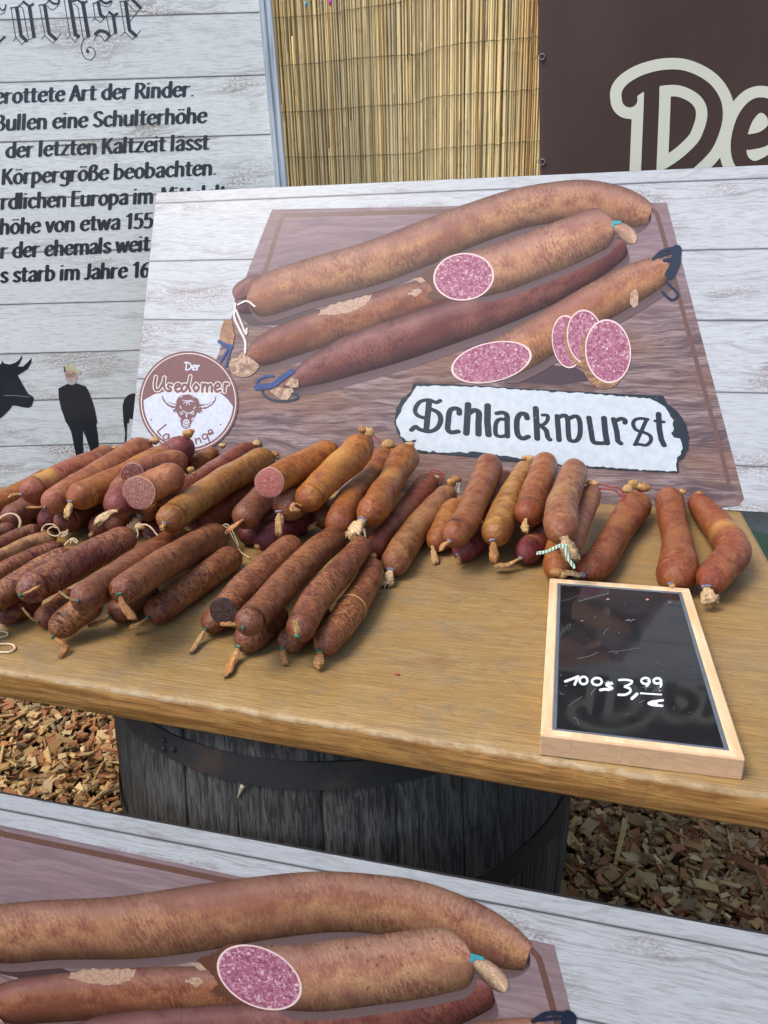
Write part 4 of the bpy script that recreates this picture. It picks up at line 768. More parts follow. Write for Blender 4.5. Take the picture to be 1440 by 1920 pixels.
    for colr, rad, pts in d.get('strings', []):
        Q = crom(np.array(pts) - org, 7)
        V4, F4 = tube(Q, rad * (1.4 if colr == 'twine' else 1.1), 6); obj('string', V4, F4, M[colr], root, True)
for _i, _d2 in enumerate(SAUSAGES): sausage(_i, _d2)

for _l, _txt in zip(TWINE, ('pale twine loop lying flat on the bare wood near the front edge', 'short pale curl of twine on the bare wood behind the flat loop')):
    _V, _F = tube(crom(np.array(_l), 8), .0014, 7)
    _o = np.array(_l).mean(0); _o[2] = 0
    w = obj('twine_loop', _V - _o, _F, M['twine'], None, True); w.location = tuple(_o); tag(w, _txt, 'twine')

# ---------------------------------------------------------------- price board
def price_board():
    TH = .0245; loc = np.array((.0835, .822, 0)); rz = math.radians(.7)
    root = tag(empty('chalkboard', tuple(loc), (0, 0, rz)), 'black price board in a pale wooden frame lying on the table', 'price board')
    w, l, rim = .190, .367, .0118
    k = NT('pine_frame', .5, .4); o = k.sep(k.obj())
    g = k.noise(k.mapv(k.obj(), (60, 9, 90)), 1, 5, .6); f = k.noise(k.mapv(k.obj(), (190, 30, 190)), 1, 4, .6)
    c = k.mix(k.ramp(g, [(.35, 0), (.65, 1)]), (.60, .40, .21), (.74, .55, .34)); c = k.mix(k.ramp(f, [(.55, 0), (.75, .35)]), c, (.42, .25, .12))
    front = k.ramp(o[1], [(0, 0), (1, 0)])
    k.color(c); k.bump(f, .2, .0004)
    # front rail shows end-grain blocks glued side by side
    ke = NT('pine_end_grain', .55, .35); oe = ke.sep(ke.obj()); bid = ke.math('FLOOR', ke.math('MULTIPLY', ke.math('ADD', oe[0], .114), 20.5))
    bf = ke.math('FRACT', ke.math('MULTIPLY', ke.math('ADD', oe[0], .114), 20.5))
    ng = ke.noise(ke.vadd(ke.mapv(ke.obj(), (55, 20, 260), (0, 0, 0), (0, .35, 0)), ke.comb(ke.math('MULTIPLY', bid, 7.7), 0, 0)), 1.0, 5, .65, .5)
    ce = ke.mix(ke.ramp(ng, [(.38, 0), (.62, 1)]), (.47, .285, .155), (.57, .36, .21))
    ce = ke.mix(ke.math('MULTIPLY', ke.noise(ke.comb(bid, 2.2, 0), 9, 0), .35), ce, (.62, .40, .24))
    ce = ke.mix(ke.ramp(bf, [(0, .5), (.012, 0)]), ce, (.30, .17, .09)); ke.color(ce); ke.bump(ng, .15, .0003)
    mb = MB(); h = TH
    mb.box((-w / 2 + rim / 2, 0, h / 2), (rim, l - 2 * rim - .0004, h), bev=.0012); mb.box((w / 2 - rim / 2, 0, h / 2), (rim, l - 2 * rim - .0004, h), bev=.0012)
    mb.box((0, l / 2 - rim / 2, h / 2), (w, rim, h), bev=.0012)
    mb.box((0, 0, .005), (w - 2 * rim - .001, l - 2 * rim - .001, .01))
    mb.box((0, -l / 2 + rim / 2 + .0011, h / 2 + .0004), (w, rim - .0022, h - .0008), bev=.001)
    fr = mb.build('frame', k.m, root)
    m2 = MB(); m2.box((0, -l / 2 + .0016, h / 2), (w, .0032, h), bev=.0012); m2.build('end_grain_strip', ke.m, root)
    gk = MB(); gw = .0042; iw, il = w - 2 * rim, l - 2 * rim
    for cx, cy, sx, sy in ((-iw / 2 + gw / 2, 0, gw, il), (iw / 2 - gw / 2, 0, gw, il), (0, il / 2 - gw / 2, iw - 2 * gw, gw), (0, -il / 2 + gw / 2, iw - 2 * gw, gw)):
        gk.box((cx, cy, h - .004), (sx, sy, .0062), bev=.0008)
    gk.build('rubber_seal', plain('grey_rubber', (.10, .12, .14), .5), root)
    ks = NT('writing_surface', .09, .5); n = ks.noise(ks.obj(), 30, 5); sc = ks.noise(ks.mapv(ks.obj(), (12, 90, 1), (0, 0, 0), (0, 0, .45)), 1, 4, .8)
    ks.color(ks.mix(ks.ramp(n, [(.4, 0), (.8, .5)]), (.012, .0125, .0135), (.022, .0225, .024))); ks.rough(ks.ramp(n, [(.4, .035), (.7, .09)]))
    sf = MB(); sf.box((0, 0, h - .0047), (iw - 2 * gw - .0004, il - 2 * gw - .0004, .006)); srf = sf.build('writing_surface', ks.m, root)
    zt = h - .0017 + .0003; c, s = math.cos(-rz), math.sin(-rz)
    def mp(x, y):
        q = at_z(x, y, zt) - loc; return (c * q[0] - s * q[1], s * q[0] + c * q[1], zt)
    Z = lambda pts: [(1040 + x / 6, 1250 + y / 6) for x, y in pts]
    el = lambda cx, cy, rx, ry: crom([(cx + rx * math.cos(a), cy + ry * math.sin(a)) for a in np.linspace(0, 2 * np.pi, 10)], 4)
    st = [(Z([(120, 165), (200, 137), (265, 110), (225, 200)]), 1.0), (Z(el(325, 155, 44, 42)), .9), (Z(el(476, 167, 56, 40)), .9),
          (Z(crom([(645, 190), (600, 182), (585, 205), (625, 228), (645, 245), (605, 256)])), 1.05), (Z(crom([(604, 200), (615, 255), (570, 254), (515, 262)])), 1.1),
          (Z(crom([(725, 150), (790, 147), (868, 162), (850, 195), (790, 222)])), .85), (Z(crom([(790, 225), (845, 247), (848, 285), (795, 315), (718, 316)])), .95),
          (Z([(925, 308), (870, 358)]), 1.2), (Z(el(1022, 160, 46, 34)), .85), (Z(crom([(1068, 170), (1050, 205), (1035, 215)])), .8), (Z(el(1155, 160, 42, 30)), .95),
          (Z(crom([(1195, 160), (1200, 200), (1190, 225)])), .85), (Z([(968, 299), (1200, 314)]), .65), (Z(crom([(1215, 378), (1110, 392), (1058, 412), (1110, 432), (1210, 440)])), .95), (Z([(1060, 412), (1150, 412)]), .8)]
    fl = Flat(); fl.field(stroke_field(st, (2.35, 2.35, 0)), (1052, 1258, 1250, 1335), .55, mp)
    kw = NT('white_marker', .6, .3); nw = kw.noise(kw.mapv(kw.obj(), (900, 300, 1), (0, 0, 0), (0, 0, .5)), 1, 4, .7); kw.color(kw.mix(kw.ramp(nw, [(.40, 0), (.56, 1)]), (.42, .45, .48), (.80, .84, .88)))
    fl.build('chalk_writing', kw.m, srf)
    # half-erased digits
    rs = np.random.default_rng(3); sp = []
    for cx, cy in ((1030, 235), (1175, 258), (610, 190), (1050, 150)):
        for _ in range(16): sp.append(Z([(cx + rs.normal(0, 22), cy + rs.normal(0, 17))]))
    f2 = Flat(); f2.field(stroke_field(sp, (.55, .55, 0)), (1110, 1262, 1250, 1305), .35, mp); f2.build('chalk_smear', plain('grey_marker', (.42, .45, .48), .7), srf)
    # scratches
    sl = []
    for a, b, q, r in ((1045, 1128, 1084, 1116), (1085, 1128, 1142, 1113), (1083, 1235, 1122, 1223), (1140, 1223, 1200, 1215), (1049, 1297, 1059, 1303), (1065, 1325, 1093, 1306), (1109, 1303, 1117, 1291), (1198, 1318, 1208, 1313), (1075, 1345, 1085, 1358), (1131, 1190, 1141, 1178)):
        m_ = ((a + q) / 2 + rs.normal(0, 2), (b + r) / 2 + rs.normal(0, 2)); sl.append((crom([(a, b), m_, (q, r)], 5), .30 + rs.random() * .35))
    for _ in range(45):
        u, v = rs.random(), rs.random(); x = 1046 + v * 290 - (v * 0) ; y = 1100 + u * 250
        x = 1046 - u * 10 + v * (240 + 90 * u); dx, dy = rs.normal(0, 4.5), rs.normal(0, 2.5)
        sl.append((crom([(x, y), (x + dx * .5 + rs.normal(0, 1.4), y + dy * .5 + rs.normal(0, 1.4)), (x + dx, y + dy)], 3), .15 + rs.random() * .3))
    for x, y in ((1178, 1162), (1181, 1164), (1174, 1163), (1186, 1162)): sl.append(([(x, y), (x + 3, y + .6)], 1.0))
    f3 = Flat(); f3.field(stroke_field(sl, (.8, .8, 0)), (1040, 1095, 1380, 1385), .62, lambda x, y: (mp(x, y)[0], mp(x, y)[1], zt + .0002))
    # keep the scratches inside the writing surface
    hx, hy = iw / 2 - gw - .001, il / 2 - gw - .001
    f3.f = [f for f in f3.f if all(abs(f3.v[i][0]) < hx and abs(f3.v[i][1]) < hy for i in f)]
    f3.build('scratches', plain('scratch_grey', (.16, .165, .17), .7), srf)
price_board()
for _i, (x, y, r, z, txt) in enumerate(((1140, 1125, .0018, .0228, 'pinkish meat crumb on the black board below the reddish slanting sausage'), (1214, 1126, .0021, .0228, 'larger reddish meat crumb near the top of the black board'),
        (1256, 1131, .0013, .0228, 'tiny crumb on the black board near the two standing sausages'), (1091, 1165, .0011, .0228, 'smallest brown crumb on the black board beside a short scratch'), (745, 1266, .0021, .0, 'dark red meat crumb alone on the bare table'))):
    p = at_z(x, y, z); b, f = blob((0, 0, r * .6), r, 900 + _i, (1.4, .9, .55))
    c_ = obj('crumb', b, f, plain('crumb_meat_%d' % _i, (.46, .20, .13) if _i < 4 else (.30, .04, .03), .6), None, True); c_.location = tuple(p); tag(c_, txt, 'crumb', 'meat crumbs')

# ---------------------------------------------------------------- printed display boards (show boards with the sausage photograph)
def board_frame(p, psi, t):
    X = np.array([math.cos(psi), math.sin(psi), 0]); Yh = np.array([-math.sin(psi), math.cos(psi), 0])
    U = Yh * math.sin(t) + np.array([0, 0, 1.0]) * math.cos(t); N = np.cross(X, U)
    return np.array(p, float), X, U, N
def frame_matrix(fr):
    p, X, U, N = fr
    return Matrix(((X[0], U[0], N[0], p[0]), (X[1], U[1], N[1], p[1]), (X[2], U[2], N[2], p[2]), (0, 0, 0, 1)))
BACK = board_frame((0, 1.408, .001), math.radians(-.6), math.radians(25))
FRONT = board_frame((-.123, .534 - .123 * math.sin(-.011) * 0, -.756), -.011, math.radians(9))
def uv_of(px, py, fr=BACK):
    p, X, U, N = fr; q = on_plane(px, py, p, N) - p; return q @ X, q @ U
LAY = [0.0004]
def layer():
    LAY[0] += .00005; return LAY[0]

def m_print_sausage():
    """photograph of a sausage printed on the board: the print carries its own modelling across the width"""
    k = NT('print_sausage', .30, .3); oc = k.info('Color'); u = k.sep(k.uv()); rnd = k.info('Random')
    t = k.math('ADD', k.math('MULTIPLY', u[1], .5), .5)
    uvw = k.comb(k.math('ADD', u[0], k.math('MULTIPLY', rnd, 20.0)), u[1], 0.0)
    wr = k.vadd(uvw, k.mapv(k.noise(uvw, 3.0, 2, .5, 0, 1), (.10, .10, 0)))
    ring = k.noise(k.mapv(wr, (26, 3.2, 1)), 1.0, 5, .66, .8); fine = k.noise(k.mapv(wr, (30, 12, 1)), 1.0, 4, .7)
    blot = k.noise(k.mapv(uvw, (2.2, 1.3, 1)), 1.0, 5, .62)
    c = k.mix(k.ramp(blot, [(.42, 0), (.60, .9)]), oc, k.mix(1.0, oc, (.50, .36, .50), 'MULTIPLY'))
    c = k.mix(k.math('MULTIPLY', k.ramp(ring, [(.47, 0), (.57, 1)]), .62), c, k.mix(1.0, oc, (1.35, 1.5, 1.6), 'MULTIPLY'))
    c = k.mix(k.math('MULTIPLY', k.ramp(fine, [(.51, 0), (.60, 1)]), .5), c, k.mix(1.0, oc, (.45, .36, .42), 'MULTIPLY'))
    zone = k.noise(k.mapv(uvw, (.55, .5, 1)), 1.0, 3, .6)
    c = k.mix(k.ramp(zone, [(.44, 0), (.60, .75)]), c, k.mix(1.0, oc, (.60, .46, .62), 'MULTIPLY'))
    sheen = k.math('MULTIPLY', k.ramp(t, [(.55, 0), (.80, .5), (1.0, .38)]), k.ramp(blot, [(.3, 1), (.7, .5)]))
    c = k.mix(k.math('MULTIPLY', sheen, .95), c, (.34, .20, .19))
    vs_ = k.voro(k.mapv(uvw, (5.2, 2.9, 1)), 1.0, 'F1', 0)
    c = k.mix(k.math('MULTIPLY', k.ramp(vs_, [(.07, 1), (.15, 0)]), k.math('MULTIPLY', k.info('Alpha'), .7)), c, (.12, .04, .03))
    sh = k.ramp(t, [(0.0, .13), (.10, .27), (.30, .66), (.58, 1.0), (.80, 1.0), (.94, .66), (1.0, .42)])
    k.color(k.mix(1.0, c, sh, 'MULTIPLY')); return k.m
M['psaus'] = m_print_sausage()
def m_pmeat():
    k = NT('print_meat', .3, .3); v = k.obj(); w = k.vadd(v, k.mapv(k.noise(v, 130, 3, .6, 0, 1), (.012, .012, 0)))
    n = k.noise(v, 200, 5, .7); c = k.mix(k.ramp(n, [(.42, 0), (.58, 1)]), (.22, .052, .10), (.37, .13, .185))
    f = k.noise(w, 240, 4, .65, 1.4); c = k.mix(k.ramp(f, [(.54, 0), (.60, .8)]), c, (.64, .44, .48))
    d = k.voro(w, 130, 'F1', 0); i = k.sep(k.voro(w, 130, 'F1', 1)); c = k.mix(k.math('MULTIPLY', k.ramp(d, [(.16, 1), (.30, 0)]), k.ramp(i[0], [(.62, 0), (.66, .9)])), c, (.70, .52, .46)); k.color(c); return k.m
M['pmeat'] = m_pmeat()
def m_pshadow():
    k = NT('print_shadow', .3, .3); u = k.sep(k.uv()); n = k.noise(k.mapv(k.obj(), (12, 160, 1)), 1, 4, .6)
    c = k.mix(k.ramp(n, [(.4, 0), (.6, .5)]), (.030, .017, .018), (.06, .036, .036)); k.color(k.mix(k.ramp(k.math('ADD', k.math('MULTIPLY', u[1], .5), .5), [(.0, 1), (.25, .55), (.6, 0)]), c, (.135, .088, .086))); return k.m
M['pshadow'] = m_pshadow()
def m_pboard():
    k = NT('print_cutting_board', .30, .3); o = k.sep(k.obj()); wp = k.noise(k.mapv(k.obj(), (3, 9, 1)), 1, 3)
    g = k.noise(k.comb(k.math('MULTIPLY', o[0], 6.0), k.math('ADD', k.math('MULTIPLY', o[1], 85.0), k.math('MULTIPLY', wp, 9.0)), 0.0), 1.0, 6, .68)
    f = k.noise(k.comb(k.math('MULTIPLY', o[0], 22.0), k.math('MULTIPLY', o[1], 330.0), 0.0), 1.0, 3, .6); b = k.noise(k.mapv(k.obj(), (4, 9, 1)), 1, 4)
    hi = k.ramp(o[1], [(.30, 0), (.50, 1)])
    c = k.mix(k.ramp(g, [(.40, 0), (.60, 1)]), (.10, .065, .066), (.31, .225, .21))
    c = k.mix(k.ramp(b, [(.44, 0), (.60, .7)]), c, (.22, .115, .07))
    c = k.mix(k.math('MULTIPLY', k.ramp(f, [(.50, 0), (.60, 1)]), .62), c, (.085, .05, .052))
    c = k.mix(k.math('MULTIPLY', hi, .62), c, (.25, .178, .195)); k.color(c); return k.m
M['pboard'] = m_pboard()
def print_fold(n, a, b, s):
    k = NT('print_' + n, .3, .5); w = k.noise(k.obj(), s, 5, .65, 2.0); k.color(k.mix(k.ramp(w, [(.38, 0), (.60, 1)]), b, a)); return k.m
def flatc(n, c, r=.3): return plain('print_' + n, c, r, .5, .1, 120)
M['pdark'] = flatc('groove', (.13, .065, .05)); M['pknot'] = print_fold('knot', (.50, .34, .22), (.20, .11, .065), 45); M['pblue'] = flatc('blue_string', (.02, .045, .16)); M['pnavy'] = flatc('navy_string', (.012, .02, .04))
M['pshade'] = flatc('shade', (.055, .03, .032)); M['ppatch'] = print_fold('white_patch', (.46, .33, .25), (.34, .17, .09), 90); M['prind'] = flatc('rind', (.70, .52, .48)); M['pochre'] = print_fold('ochre', (.36, .19, .085), (.17, .08, .04), 60)
M['pbrown'] = flatc('logo_brown', (.155, .062, .055)); M['pwhite'] = flatc('logo_white', (.50, .52, .57)); M['pcream'] = flatc('logo_cream', (.60, .54, .50))
def m_plate():
    k = NT('print_enamel', .3, .5); v = k.obj(); n = k.noise(v, 60, 6, .7); s = k.noise(k.mapv(v, (30, 220, 1), (0, 0, 0), (0, 0, .3)), 1, 4, .8); b = k.noise(v, 14, 4, .6)
    c = k.mix(k.ramp(n, [(.35, 0), (.65, 1)]), (.44, .485, .50), (.53, .57, .58)); c = k.mix(k.math('MULTIPLY', k.ramp(s, [(.66, 0), (.74, 1)]), k.ramp(b, [(.4, 0), (.6, .7)])), c, (.22, .24, .27))
    k.color(c); return k.m
M['pplate'] = m_plate()
def m_pblack():
    k = NT('print_enamel_black', .3, .5); n = k.noise(k.obj(), 130, 5, .75); k.color(k.mix(k.ramp(n, [(.62, 0), (.72, .5)]), (.014, .017, .022), (.35, .38, .40))); return k.m
M['pblack'] = m_pblack()

def strip_print(name, pts, root, colr, spots=0.0, cap0=True, cap1=True, n=14, shade=None):
    """pts: (x, y, width) in photo pixels of the print, drawn from one end to the other"""
    if shade:
        sp = [(x + shade[0], y + shade[1], w * 1.04) for x, y, w in pts]; strip_print('printed_shadow', sp, root, None, 0, True, True, n)
    C3 = crom(np.array(pts, float), n); P, W = C3[:, :2], C3[:, 2] / 2
    T = np.gradient(P, axis=0); T /= np.linalg.norm(T, axis=1)[:, None]; N = np.stack([T[:, 1], -T[:, 0]], 1)   # towards smaller y = upper side
    s = np.r_[0, np.cumsum(np.hypot(*np.diff(P, axis=0).T))]; tot = s[-1]
    fac = np.ones(len(s))
    for on, dist, w in ((cap0, s, W[2]), (cap1, tot - s, W[-3])):
        if on: t = np.clip(1 - dist / (w * .9), 0, 1); fac *= np.sqrt(np.maximum(0, 1 - t ** 2.2))
    W = np.maximum(W * fac, .3); vv = np.sin(np.linspace(-1, 1, 13) * math.pi / 2); z = layer(); V, UV, F = [], [], []
    for i in range(len(s)):
        for v in vv:
            q = P[i] + N[i] * W[i] * v; V.append((*uv_of(*q), z)); UV.append((s[i] / 100, v))
    m = len(vv)
    for i in range(len(s) - 1):
        for j in range(m - 1): F.append((i * m + j, (i + 1) * m + j, (i + 1) * m + j + 1, i * m + j + 1))
    o = obj(name, V, F, M['psaus'] if colr else M['pshadow'], root, True, uv=UV)
    for p in o.data.polygons:
        if p.normal.z < 0: p.flip()
    if colr: o.color = (*colr, spots)
    return o

def board_base(root, v0):
    u0, u1, v1 = -.962, .76, .660
    mb = MB(); mb.box(((u0 + u1) / 2, (v0 + v1) / 2, -.0022), (u1 - u0, v1 - v0, .0036)); mb.build('core', plain('black_core', (.02, .02, .022), .6), root)
    pb = MB(); pb.box(((u0 + u1) / 2, (v0 + v1) / 2, -.0001), (u1 - u0 - .0012, v1 - v0 - .0012, .0006)); pb.build('plank_print', M['planks_show'], root)

def show_board():
    root = empty('display_board')
    root.matrix_world = frame_matrix(BACK)
    board_base(root, 0.0)
    z0 = lambda z: (lambda x, y: (*uv_of(x, y), z))
    def flat(name, mat, polys=(), fields=(), parent=root):
        f = Flat(); z = layer()
        for p in polys: f.poly(p, z0(z))
        for fn, box, h in fields: f.field(fn, box, h, z0(z))
        return f.build(name, mat, parent)
    rg = np.random.default_rng(21)
    def rag(L, amp=1.1, step=4):
        P = np.array(L, float); out = []
        for a, b in zip(P, np.roll(P, -1, 0)):
            m = max(1, int(np.hypot(*(b - a)) / step))
            for i in range(m): out.append(tuple(a + (b - a) * i / m + rg.normal(0, amp, 2)))
        return out
    cb = flat('printed_cutting_board', M['pboard'], [[(510, 393), (880, 386), (1250, 380), (1300, 575), (1345, 745), (1395, 935), (1386, 948), (1330, 955), (700, 945), (292, 938), (330, 850), (400, 690), (470, 495)]])
    dr = lambda w: stroke_field([crom([(462, 600), (500, 500), (528, 412), (545, 404)], 6), crom([(545, 404), (860, 396), (1205, 389)], 6), crom([(1205, 389), (1226, 396), (1240, 430), (1290, 620), (1345, 820), (1366, 905)], 8)], (w, w, 0))
    flat('printed_groove', M['pdark'], fields=[(dr(4.2), (440, 375, 1385, 925), 1.6)], parent=cb)
    Q = lambda L: [(380 + x / 1.532, 320 + y / 1.532, w / 1.532) for x, y, w in L]
    # deep gaps between the printed sausages
    flat('printed_gap', M['pshade'], [[(448, 560), (478, 545), (520, 570), (600, 580), (760, 545), (850, 520), (900, 560), (830, 600), (640, 640), (560, 655), (520, 610), (470, 612), (446, 590)], [(840, 700), (900, 690), (1000, 680), (1080, 690), (1120, 712), (1050, 722), (960, 716)]])
    strip_print('printed_sausage', [(446, 583, 30), (470, 565, 52), (520, 560, 60), (560, 560, 50)], root, (.13, .055, .06))
    strip_print('printed_sausage', [(440, 560, 14), (452, 548, 34), (478, 530, 30), (500, 528, 18)], root, (.27, .13, .09))
    strip_print('printed_sausage', Q([(128, 530, 40), (170, 520, 84), (240, 490, 100), (400, 435, 106), (560, 385, 104), (700, 345, 96)]), root, (.29, .115, .055), cap1=False, shade=(2, 12))
    for pp in ([(610, 577), (640, 566), (680, 556), (700, 551), (686, 572), (660, 585), (625, 590), (596, 590)], [(770, 546), (785, 541), (792, 548), (778, 556), (766, 553)], [(772, 524), (800, 516), (816, 514), (812, 524), (790, 530)]):
        flat('printed_skin_patch', M['ppatch'], [rag(pp)])
    strip_print('printed_sausage', Q([(230, 620, 12), (262, 606, 44), (330, 572, 88), (430, 530, 116), (560, 488, 124), (700, 440, 124), (850, 390, 116), (1000, 330, 104), (1120, 268, 92), (1215, 208, 66)]), root, (.205, .072, .050), shade=(4, 14))
    strip_print('printed_sausage', Q([(128, 372, 70), (170, 362, 118), (300, 318, 124), (480, 268, 128), (620, 216, 128), (760, 160, 122), (900, 112, 118), (1010, 92, 118), (1100, 88, 122), (1190, 102, 116), (1250, 118, 92), (1284, 128, 60)]), root, (.41, .20, .098), cap1=False, shade=(2, 10))
    flat('printed_gap', flatc('deep_gap', (.10, .040, .025)), [rag([(786, 515), (808, 502), (830, 494), (850, 520), (840, 560), (818, 562), (800, 558), (812, 540)], 1.6)])
    flat('printed_gap', flatc('soft_gap', (.11, .045, .028)), [rag([(869 - 6 + 58 * math.cos(a) , 521 + 45 * math.sin(a)) for a in np.linspace(0, 6.283, 30, endpoint=False)], .8)])
    strip_print('printed_sausage', Q([(745, 306, 134), (850, 282, 138), (950, 244, 138), (1050, 205, 134), (1130, 170, 126), (1180, 152, 118)]), root, (.50, .26, .135), spots=1.0, cap0=False, shade=(2, 10))
    strip_print('printed_tail', [(1150, 426, 12), (1162, 430, 26), (1178, 442, 30), (1190, 456, 18)], root, (.62, .42, .24))
    strip_print('printed_sausage', Q([(828, 552, 118), (920, 510, 124), (1010, 455, 122), (1120, 388, 118), (1210, 338, 114), (1290, 298, 96), (1340, 272, 66)]), root, (.47, .225, .095), cap0=False, shade=(5, 13))
    flat('printed_skin_patch', M['ppatch'], [[(1182, 548), (1192, 542), (1197, 552), (1196, 572), (1188, 578), (1181, 570)]])
    # cut faces and slices: rind, then meat
    def slice_(cx, cy, rx, ry, rot, thick=None):
        pts = lambda r, q: [(cx + q * (r * rx * math.cos(a) * math.cos(rot) - r * ry * math.sin(a) * math.sin(rot)), cy + q * (r * rx * math.cos(a) * math.sin(rot) + r * ry * math.sin(a) * math.cos(rot))) for a in np.linspace(0, 2 * np.pi, 48, endpoint=False)]
        if thick: flat('printed_slice_side', M['pochre'], [[(x + thick[0], y + thick[1]) for x, y in pts(1, 1)]])
        s = flat('printed_slice', M['prind'], [pts(1, 1)]); flat('printed_meat', M['pmeat'], [pts(1, .945)], parent=s)
    slice_(869.5, 519.5, 57, 44.5, -.10); slice_(921.5, 679.5, 77, 37, -.22)
    slice_(1064, 641, 29, 50, -.12); slice_(1097, 632, 34, 51, -.10, (-5, 6)); slice_(1140, 659, 43, 60, -.10, (-9, 11))
    # tails and strings of the printed sausages
    K = lambda L: [(380 + x / 6, 540 + y / 6) for x, y in L]
    flat('printed_knot', M['pknot'], [K([(300, 870), (330, 800), (400, 790), (440, 725), (500, 760), (600, 830), (645, 880), (600, 950), (520, 1000), (420, 1005), (330, 960)]), K([(760, 1165), (820, 1120), (1010, 1130), (1030, 1170), (960, 1260), (900, 1280), (830, 1220)]), K([(930, 1090), (1000, 1010), (1080, 1030), (1080, 1120), (1000, 1125)])])
    flat('printed_knot', M['pochre'], [K([(210, 470), (250, 350), (330, 370), (365, 540), (340, 660), (280, 640), (190, 600)])])
    st = lambda L, w: (K(crom(L, 6)), w)
    flat('printed_string', M['pcream'], fields=[(stroke_field([st([(370, 180), (360, 330), (420, 470), (480, 600), (480, 730)], 1), st([(380, 250), (440, 400), (490, 520), (500, 460)], .8), st([(400, 190), (500, 150), (590, 210)], .8)], (2.2, 2.2, 0)), (430, 555, 490, 670), .9)])
    flat('printed_string', M['pblue'], fields=[(stroke_field([st([(610, 1120), (700, 1110), (800, 1090), (900, 1010), (1010, 940)], 2.6), st([(620, 1120), (615, 1050), (700, 1000), (800, 990)], 1)], (2.0, 2.0, 0)), (470, 680, 560, 740), .9),
         (stroke_field([st([(190, 605), (260, 640), (330, 660)], 1.6), st([(300, 660), (260, 740), (205, 835)], 1), st([(325, 665), (290, 780), (265, 880)], 1.1)], (2.0, 2.0, 0)), (405, 630, 445, 695), .9)])
    G = lambda L: [(980 + x / 4.5, 380 + y / 4.5) for x, y in L]
    sg = lambda L, w: (G(crom(L, 6)), w)
    flat('printed_string', M['pnavy'], fields=[(stroke_field([st([(670, 1130), (690, 1200), (790, 1260), (960, 1270), (1070, 1240), (1060, 1200), (1010, 1190)], 1), ], (2.0, 2.0, 0)), (480, 715, 570, 760), .9),
         (stroke_field([sg([(1100, 480), (1180, 410), (1300, 385), (1310, 420), (1270, 480), (1250, 620)], 1.4), sg([(1300, 400), (1285, 520), (1240, 610)], 4.6), sg([(1195, 490), (1260, 480)], 1.5), sg([(1210, 670), (1300, 760), (1300, 800), (1250, 820), (1175, 755)], 1.1), sg([(1110, 470), (1250, 420)], 1.1)], (2.0, 2.0, 0)), (1220, 455, 1285, 570), .9)])
    flat('printed_string', flatc('teal_string', (.05, .32, .36)), fields=[(stroke_field([[(1149, 424), (1151, 418), (1155, 419)], [(1150, 417), (1162, 418)]], (2.6, 2.6, 0)), (1140, 410, 1170, 432), .8)])
    # name plate
    Y = lambda L: [(700 + x / 1.946, 680 + y / 1.946) for x, y in L]
    rs = np.random.default_rng(11)
    def rough_(L, amp, step=5):
        P = np.array(L, float); out = []
        for a, b in zip(P, np.roll(P, -1, 0)):
            n = max(1, int(np.hypot(*(b - a)) / step))
            for i in range(n): out.append(tuple(a + (b - a) * i / n + rs.normal(0, amp, 2)))
        return out
    pl = flat('printed_name_plate', M['pblack'], [rough_(Y([(148, 76), (300, 80), (600, 98), (850, 112), (1058, 121), (1072, 152), (1110, 178), (1140, 225), (1151, 275), (1148, 315), (1132, 345), (1112, 362), (1114, 402), (900, 391), (700, 376), (500, 358), (300, 338), (150, 326), (140, 300), (112, 292), (88, 255), (77, 215), (84, 170), (105, 132), (138, 108), (143, 86)]), .25)])
    flat('enamel_white', M['pplate'], [rough_(Y([(160, 86), (300, 86), (430, 92), (600, 104), (850, 119), (1010, 131), (1042, 150), (1066, 164), (1078, 182), (1092, 214), (1096, 238), (1086, 262), (1100, 272), (1118, 280), (1126, 312), (1120, 338), (1106, 348), (1104, 384), (1108, 398), (900, 386), (740, 373), (690, 376), (640, 356), (560, 352), (440, 338), (380, 326), (300, 330), (220, 326), (152, 318), (150, 300), (160, 280), (120, 284), (100, 268), (92, 240), (84, 214), (104, 178), (112, 150), (136, 122), (146, 104)]), .9, 6)], parent=pl)
    a_ = lambda L: [(740 + x / 5.143, 710 + y / 5.143) for x, y in L]; b_ = lambda L: [(1000 + x / 4.8, 720 + y / 4.8) for x, y in L]
    ca = lambda L, w: (a_(crom(L, 7)), w / 20); la = lambda L, w: (a_(L), w / 20); cb_ = lambda L, w: (b_(crom(L, 7)), w / 20); lb = lambda L, w: (b_(L), w / 20)
